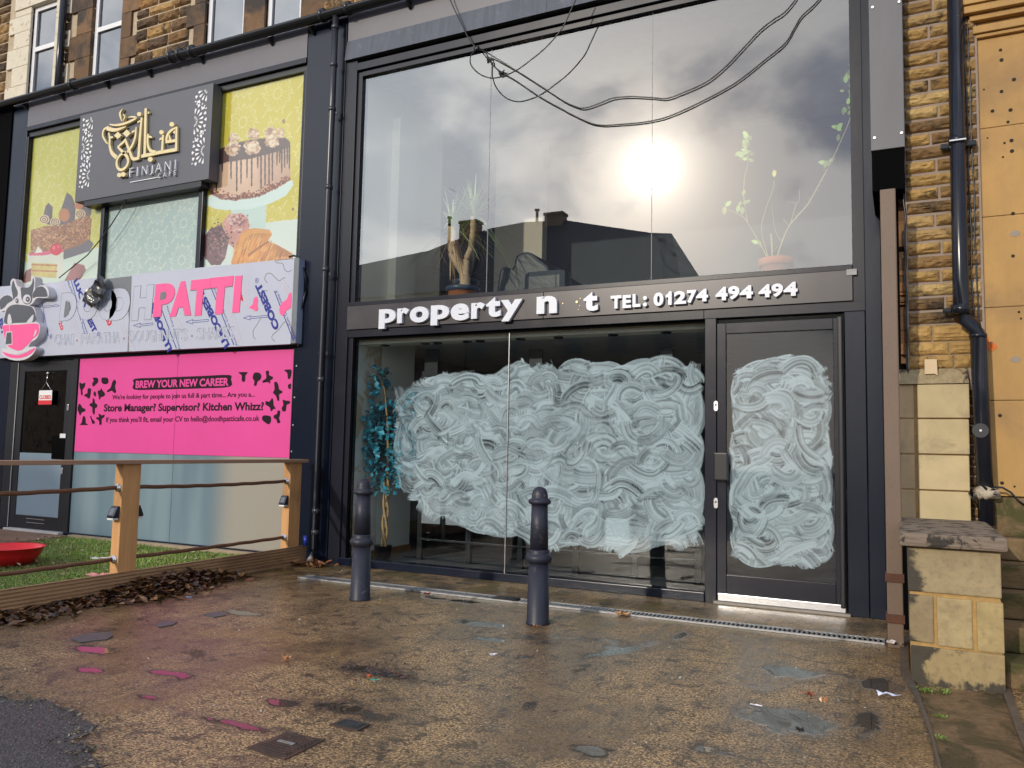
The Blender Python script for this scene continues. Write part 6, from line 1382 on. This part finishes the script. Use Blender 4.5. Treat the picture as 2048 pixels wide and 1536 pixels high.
m_paintpink = mat('spilt_pink_paint', (.62, .05, .13), .4, vary=.3, vs=20, dirt=(.2, .06, .06), dirts=16, dirtlo=.45, dirthi=.6)
# weeds
m_weed = mat('weed_leaf', (.13, .20, .03), .6, vary=.3, vs=30)
def weed(px, py, n, s, lab, seed):
    q = floor_at(px, py, .005); r2 = random.Random(seed); mb = MB()
    for k in range(n):
        a = r2.uniform(0, 6.28); L = s*r2.uniform(.5, 1.2); ox, oy = q[0]+r2.gauss(0, s*.6), q[1]+r2.gauss(0, s*.5); w_ = L*.2
        d = np.array((math.cos(a), math.sin(a), 0)); nn = np.array((-d[1], d[0], 0)); b = np.array((ox, oy, .006)); h = r2.uniform(.3, 1.1)*L
        mb.add([b, b+d*L*.4+nn*w_+np.array((0, 0, h*.7)), b+d*L+np.array((0, 0, h*.6)), b+d*L*.4-nn*w_+np.array((0, 0, h*.7))], [(0, 1, 2, 3)])
    tag(mb.build('weed', m_weed), lab, 'weed', 'small weeds in the paving cracks')
weed(1852, 1384, 26, .035, 'low leafy weed at the foot of the low block wall', 1); weed(1888, 1388, 20, .03, 'grassy weed tuft right of the leafy weed under the low block wall', 2); weed(1880, 1435, 36, .02, 'small weeds growing in the crack in front of the low block wall', 3); weed(1884, 1478, 26, .02, 'lowest weed patch at the broken paving edge', 4); weed(1100, 1243, 26, .022, 'moss tuft at the right foot of the near bollard', 5)

# ------------------------------------------------------------------ plants and furniture behind the glass
m_terra = mat('terracotta', (.55, .19, .09), .75, vary=.08, vs=12); m_bluepot = mat('blue_glaze', (.03, .06, .12), .3, vary=.15); m_soil = mat('potting_soil', (.05, .035, .025), .9, vary=.3, vs=40)
m_yucca = mat('yucca_leaf', (1, 1, 1), .5, attr='Col', vary=.08); m_bark = mat('ringed_bark', (.62, .44, .27), .8, vary=.25, vs=26, stretch=(1, 1, 5), bump=.5, bs=30)
def blade(mb, o, d, L, wd, droop, col, n=6):
    o = np.array(o, float); d = np.array(d, float); d /= np.linalg.norm(d); side = np.cross(d, (0, 0, 1.0)); side /= (np.linalg.norm(side)+1e-6); V = []
    for i in range(n):
        s = i/(n-1); p = o+d*L*s+np.array((0, 0, -droop*L*s*s)); w_ = wd*(1-s)**.6*(.5+min(1, s*4)*.5); V += [p-side*w_, p+side*w_]
    mb.add(V, [(2*i, 2*i+1, 2*i+3, 2*i+2) for i in range(n-1)], col)
zY = (820, 370, 6.68)
def pY(x, y, Y): return at(zY[0]+x/zY[2], zY[1]+y/zY[2], Y)
def pot(t, px0, px1, prim, Y, zfloor, rim_m, body_m):
    a_, b_ = pY(px0, prim, Y), pY(px1, prim, Y); cx = (a_[0]+b_[0])/2; r = (b_[0]-a_[0])/2; zt = a_[2]
    MB().lathe([(r*.66, zfloor), (r*.88, zt-.05), (r*.90, zt-.048)], cx, Y, 28).build('pot_body', body_m, t)
    MB().lathe([(r*.90, zt-.05), (r*1.0, zt-.047), (r*1.02, zt-.008), (r*.95, zt), (r*.9, zt-.03)], cx, Y, 28).build('pot_rim', rim_m, t)
    return cx, r, zt
FZ = 2.561
yu = thing('yucca_plant', 'tall yucca with ringed trunks and drooping dry leaves in a blue rimmed terracotta pot', 'pot plant', (-3.95, .55, FZ))
Yq = .55; pot(yu, 512, 905, 1385, Yq, FZ, m_bluepot, m_terra)
for pts, r0 in (([(738, 1400), (735, 1290), (728, 1205)], .056), ([(715, 1215), (660, 1110), (600, 1030), (558, 950), (545, 800), (548, 560)], .034), ([(720, 1210), (672, 1060), (625, 930), (600, 780), (590, 560)], .033), ([(742, 1215), (752, 1080), (760, 970), (812, 850), (838, 640), (850, 420)], .035)):
    P = [pY(*p, Yq) for p in smooth(pts, 4)]; rr = [r0*(1+.07*math.sin(i*2.6)) for i in range(len(P))]; MB().tube(P, rr, 10).build('trunk', m_bark, yu)
r_ = random.Random(4)
for (hx, hy), n in (((565, 560), 60), ((850, 420), 60)):
    mb = MB(); o = pY(hx, hy, Yq)
    for k in range(n):
        a = r_.uniform(0, 6.283); e = r_.uniform(-.5, 1.4); d = (math.cos(a)*math.cos(e), math.sin(a)*math.cos(e)*.6, math.sin(e))
        g_ = r_.uniform(.8, 1.2); blade(mb, o, d, r_.uniform(.38, .72), .014, r_.uniform(.1, .5), (.42*g_, .52*g_, .24*g_))
    mb.build('leaf_head', m_yucca, yu, attr=True)
    mb = MB()
    for k in range(13):
        a = r_.uniform(0, 6.283); oo = (o[0]+.02*math.cos(a), o[1]+.02*math.sin(a), o[2]-r_.uniform(.0, .15)); g_ = r_.uniform(.6, 1.2)
        blade(mb, oo, (math.cos(a)*.35, math.sin(a)*.3, -.6), r_.uniform(.25, .48), .009, r_.uniform(.2, .6), (.34*g_, .19*g_, .08*g_))
    mb.build('dry_leaves', m_yucca, yu, attr=True)
mb = MB()
for (x, y, x2, y2, c_) in ((400, 800, 265, 1075, (.25, .32, .08)), (370, 810, 170, 945, (.3, .36, .1)), (380, 840, 300, 960, (.22, .3, .07)), (690, 560, 780, 800, (.3, .36, .08)), (620, 600, 940, 945, (.55, .36, .18)), (500, 900, 640, 1150, (.55, .36, .18)), (540, 1000, 535, 1290, (.6, .42, .22)), (830, 920, 925, 990, (.5, .32, .16)), (560, 1020, 585, 1210, (.4, .25, .12)), (380, 840, 500, 1080, (.35, .25, .14))):
    a_, b_ = np.array(pY(x, y, Yq-.12)), np.array(pY(x2, y2, Yq-.15)); d = b_-a_; blade(mb, a_, d, np.linalg.norm(d), .011, .0, c_)
mb.build('bent_leaves', m_yucca, yu, attr=True)
bp2 = thing('spiky_plant', 'dark spiky plant in a dark pot just behind the yucca', 'pot plant', (-3.6, 1.0, FZ)); pot(bp2, 590, 900, 1290, 1.0, FZ, m_bluepot, m_bluepot)
mb = MB(); o = pY(760, 1270, 1.0)
for k in range(56):
    a = r_.uniform(0, 6.283); e = r_.uniform(.05, 1.3); blade(mb, o, (math.cos(a)*math.cos(e), math.sin(a)*math.cos(e), math.sin(e)), r_.uniform(.35, .62), .010, r_.uniform(.1, .6), (.03, .055, .035))
mb.build('leaf_head', m_yucca, bp2, attr=True)
# thorny citrus
zC = (1420, 120, 3.49); CY = .42
def pC(x, y, dy=0.): return at(zC[0]+x/zC[2], zC[1]+y/zC[2], CY+dy)
ci = thing('thorny_plant', 'sparse thorny plant with pale green leaves in a plain terracotta pot', 'pot plant', (-.95, CY, FZ))
a_, b_ = pC(338, 1400), pC(588, 1400); cx, r0, zt = (a_[0]+b_[0])/2, (b_[0]-a_[0])/2, a_[2]
MB().lathe([(r0*.62, FZ), (r0*.86, zt-.07), (r0*.88, zt-.069)], cx, CY, 28).build('pot_body', m_terra, ci); MB().lathe([(r0*.9, zt-.07), (r0, zt-.065), (r0, zt-.005), (r0*.94, zt), (r0*.88, zt-.02)], cx, CY, 28).build('pot_rim', m_terra, ci)
m_stem = mat('pale_stem', (.42, .37, .20), .7, vary=.12); m_cit = mat('citrus_leaf', (1, 1, 1), .45, attr='Col', vary=.1)
for pts, r1, r2 in (([(465, 1395), (500, 1280), (560, 1150), (680, 1010), (760, 870), (850, 700), (975, 420), (1010, 250), (1040, 0)], .013, .004), ([(560, 1150), (600, 1010), (622, 985), (625, 910)], .006, .003), ([(540, 988), (610, 1000)], .003, .002), ([(412, 1395), (330, 1250), (265, 1140), (225, 1090), (130, 1045)], .007, .003), ([(265, 1140), (238, 980), (240, 830), (265, 700), (250, 500)], .006, .003), ([(414, 1395), (360, 1200), (380, 1070), (440, 900), (447, 840)], .006, .003), ([(500, 1270), (450, 1170), (432, 1000)], .004, .002), ([(436, 1395), (432, 1290), (425, 1210)], .014, .010), ([(470, 1300), (440, 1340)], .004, .003), ([(510, 1105), (550, 1155)], .004, .003), ([(400, 1390), (350, 1270)], .005, .003)):
    P = smooth([pC(*p) for p in pts], 4); MB().tube(P, list(np.linspace(r1*.72, r2*.7, len(P))), 7).build('stem', m_stem, ci)
mb = MB()
for s in np.linspace(.15, .7, 18):
    x = np.interp(s, [.1, .3, .45, .6, .75], [560, 680, 760, 850, 975]); y = np.interp(s, [.1, .3, .45, .6, .75], [1150, 1010, 870, 700, 420]); d = r_.choice((-1, 1)); mb.tube([pC(x, y), pC(x+d*r_.uniform(20, 34), y+r_.uniform(-16, 6))], [.003, .001], 5)
mb.build('thorns', m_stem, ci)
def cleaf(mb, x, y, ang, L, col):
    pts = [(0, 0), (.25, .22), (.6, .26), (1, 0), (.6, -.26), (.25, -.22)]; c_, s_ = math.cos(ang), math.sin(ang); dy = r_.uniform(-.08, .08)
    V = [pC(x+L*(u*c_-v*s_), y-L*(u*s_+v*c_), dy+.04*u) for u, v in pts]; mb.add(V, [(0, 1, 2), (0, 2, 3), (0, 3, 4), (0, 4, 5)], col)
mb = MB()
for bx0, by0, n, sx, sy in ((250, 640, 16, 26, 60), (255, 540, 9, 14, 40), (235, 1000, 6, 30, 40), (450, 815, 3, 8, 8), (900, 490, 7, 24, 30), (950, 360, 6, 24, 40), (965, 190, 9, 26, 110), (985, 60, 8, 20, 60), (815, 705, 4, 16, 20), (100, 1022, 2, 8, 4), (340, 1280, 2, 6, 20)):
    for k in range(n):
        g_ = r_.uniform(.75, 1.2); cleaf(mb, bx0+r_.gauss(0, sx*.6), by0+r_.gauss(0, sy*.6), r_.uniform(0, 6.28), r_.uniform(36, 64), (.36*g_, .56*g_, .12*g_) if bx0 != 450 else (.7, .66, .12))
mb.build('foliage', m_cit, ci, attr=True)
# armchair
ac = thing('armchair', 'dark blue leather armchair seen from its side behind the upper window', 'armchair', (-3.3, 1.4, FZ))
m_lea = mat('blue_leather', (.022, .034, .056), .35, vary=.15, vs=6, bump=.2, bs=14)
A1 = at(1003, 545, 1.15); B1 = at(1138, 560, 1.15); L = B1[0]-A1[0]; zc = A1[2]
def cushion(name, x0, x1, y0, y1, z0, z1, bev): return MB().box(x0, x1, y0, y1, z0, z1).build(name, m_lea, ac, bevel=bev)
cushion('seat', A1[0]+.2, B1[0], 1.25, 1.85, FZ+.05, zc-.10, .05)
for y in (1.08, 1.85): cushion('arm', A1[0]+.30, B1[0]-.01, y, y+.18, FZ+.05, zc-.02, .075)
bk = MB()
P = [(A1[0]-.0, zc+.02), (A1[0]+.16, zc+.03), (A1[0]+.20, zc+.16), (A1[0]+.34, zc+.20), (A1[0]+.48, zc+.10), (A1[0]+.62, zc-.06), (A1[0]+.60, FZ+.1), (A1[0]+.02, FZ+.1)]
bk.prism([(x, z) for x, z in closed(P, 3)], 1.10, 2.0); bk.build('backrest', m_lea, ac, bevel=.03)
# leafy artificial tree
fi = thing('blue_leaved_tree', 'artificial tree with teal blue leaves in a small black pot inside the lower window', 'pot plant', (-4.6, .42, .021))
q = at(766, 1100, .42)
MB().lathe([(.075, .021), (.098, .17), (.10, .172), (.085, .165)], q[0], .42, 24).build('pot', m_black, fi)
def pF(px, py, Y=.42): return at(px, py, Y)
m_ficus = mat('teal_leaf', (1, 1, 1), .35, attr='Col', vary=.12); m_tw = mat('twisted_stem', (.55, .33, .14), .7, vary=.2, vs=30, bump=.3)
for k in range(3):
    P = []
    for i in range(14):
        s = i/13; py = 1098-s*140; px = 768+6*s+5*math.sin(s*7+k*2.1); p = pF(px, py, .42+.02*math.cos(s*7+k*2.1)); P.append(p)
    MB().tube(P, .014, 7).build('stem', m_tw, fi)
MB().tube([pF(776, 960), pF(776, 860), pF(770, 780), pF(755, 745)], [.016, .014, .01, .006], 7).build('stem', m_tw, fi)
mb = MB(); r_ = random.Random(12)
for cx, cyy, rx, ry, n in ((780, 880, 48, 72, 460), (728, 850, 22, 40, 190), (712, 905, 14, 26, 90), (752, 760, 14, 26, 55), (770, 955, 38, 26, 90), (820, 810, 26, 22, 70), (812, 900, 26, 46, 140), (838, 790, 12, 6, 10)):
    for k in range(n):
        while True:
            u, v = r_.uniform(-1.2, 1.2), r_.uniform(-1.2, 1.2)
            if u*u+v*v < 1.3: break
        p = np.array(pF(cx+u*rx, cyy+v*ry, .42+r_.uniform(-.22, .25))); p[0] = max(p[0], -5.15); L = r_.uniform(.05, .095); a = np.array((r_.uniform(-1, 1), r_.uniform(-.8, .3), r_.uniform(-1, .4))); a /= np.linalg.norm(a); b = np.cross(a, (r_.uniform(-1, 1), r_.uniform(-1, 1), r_.uniform(-1, 1))); b /= np.linalg.norm(b)
        c_ = np.cross(a, b); g_ = r_.uniform(.35, 1.3); col = np.array((.035, .29, .37))*g_
        mb.add([p, p+a*L*.45+b*L*.38+c_*L*.1, p+a*L, p+a*L*.45-b*L*.38+c_*L*.1], [(0, 1, 2), (0, 2, 3)], col)
mb.build('foliage', m_ficus, fi, attr=True)
# display rack behind the whitewashed glass
dr2 = thing('display_rack', 'black steel display rack with hanging cards behind the whitewashed window', 'display rack', (-3, .6, .021))
RY = .62; m_card = mat('grey_card', (.30, .30, .31), .6, vary=.04); m_rail = mat('rack_black', (.014, .014, .016), .3)
xl, xr = at(838, 1090, RY)[0], at(1395, 1150, RY)[0]
for x in np.linspace(xl, xr, 6): MB().box(x-.03, x+.03, RY, RY+.05, .021, 2.06).build('upright', m_rail, dr2, bevel=.004)
for z in (.235, 1.97): MB().box(xl, xr, RY-.025, RY-.002, z, z+.022).build('rail', m_rail, dr2, bevel=.004)
for px in (856, 1064, 1324): 
    q0, q1 = at(px, 700, RY), at(px+24, 760, RY); MB().box(q0[0], q1[0], RY-.06, RY-.03, q1[2], q0[2]).build('end_board', m_rail, dr2)
r_ = random.Random(2); xs = np.linspace(xl, xr, 11)
for i in range(10):
    for zt in (1.75, 1.25, .78):
        if r_.random() < .82:
            a = xs[i]+.05; MB().box(a, a+.23, RY-.045, RY-.036, zt-.36, zt).build('card', m_card, dr2)
    for xx in (xs[i]+.01, xs[i]+.03): MB().tube([(xx, RY-.04, .25), (xx, RY-.04, 1.97)], .0025, 5).build('wire', m_alu, dr2)
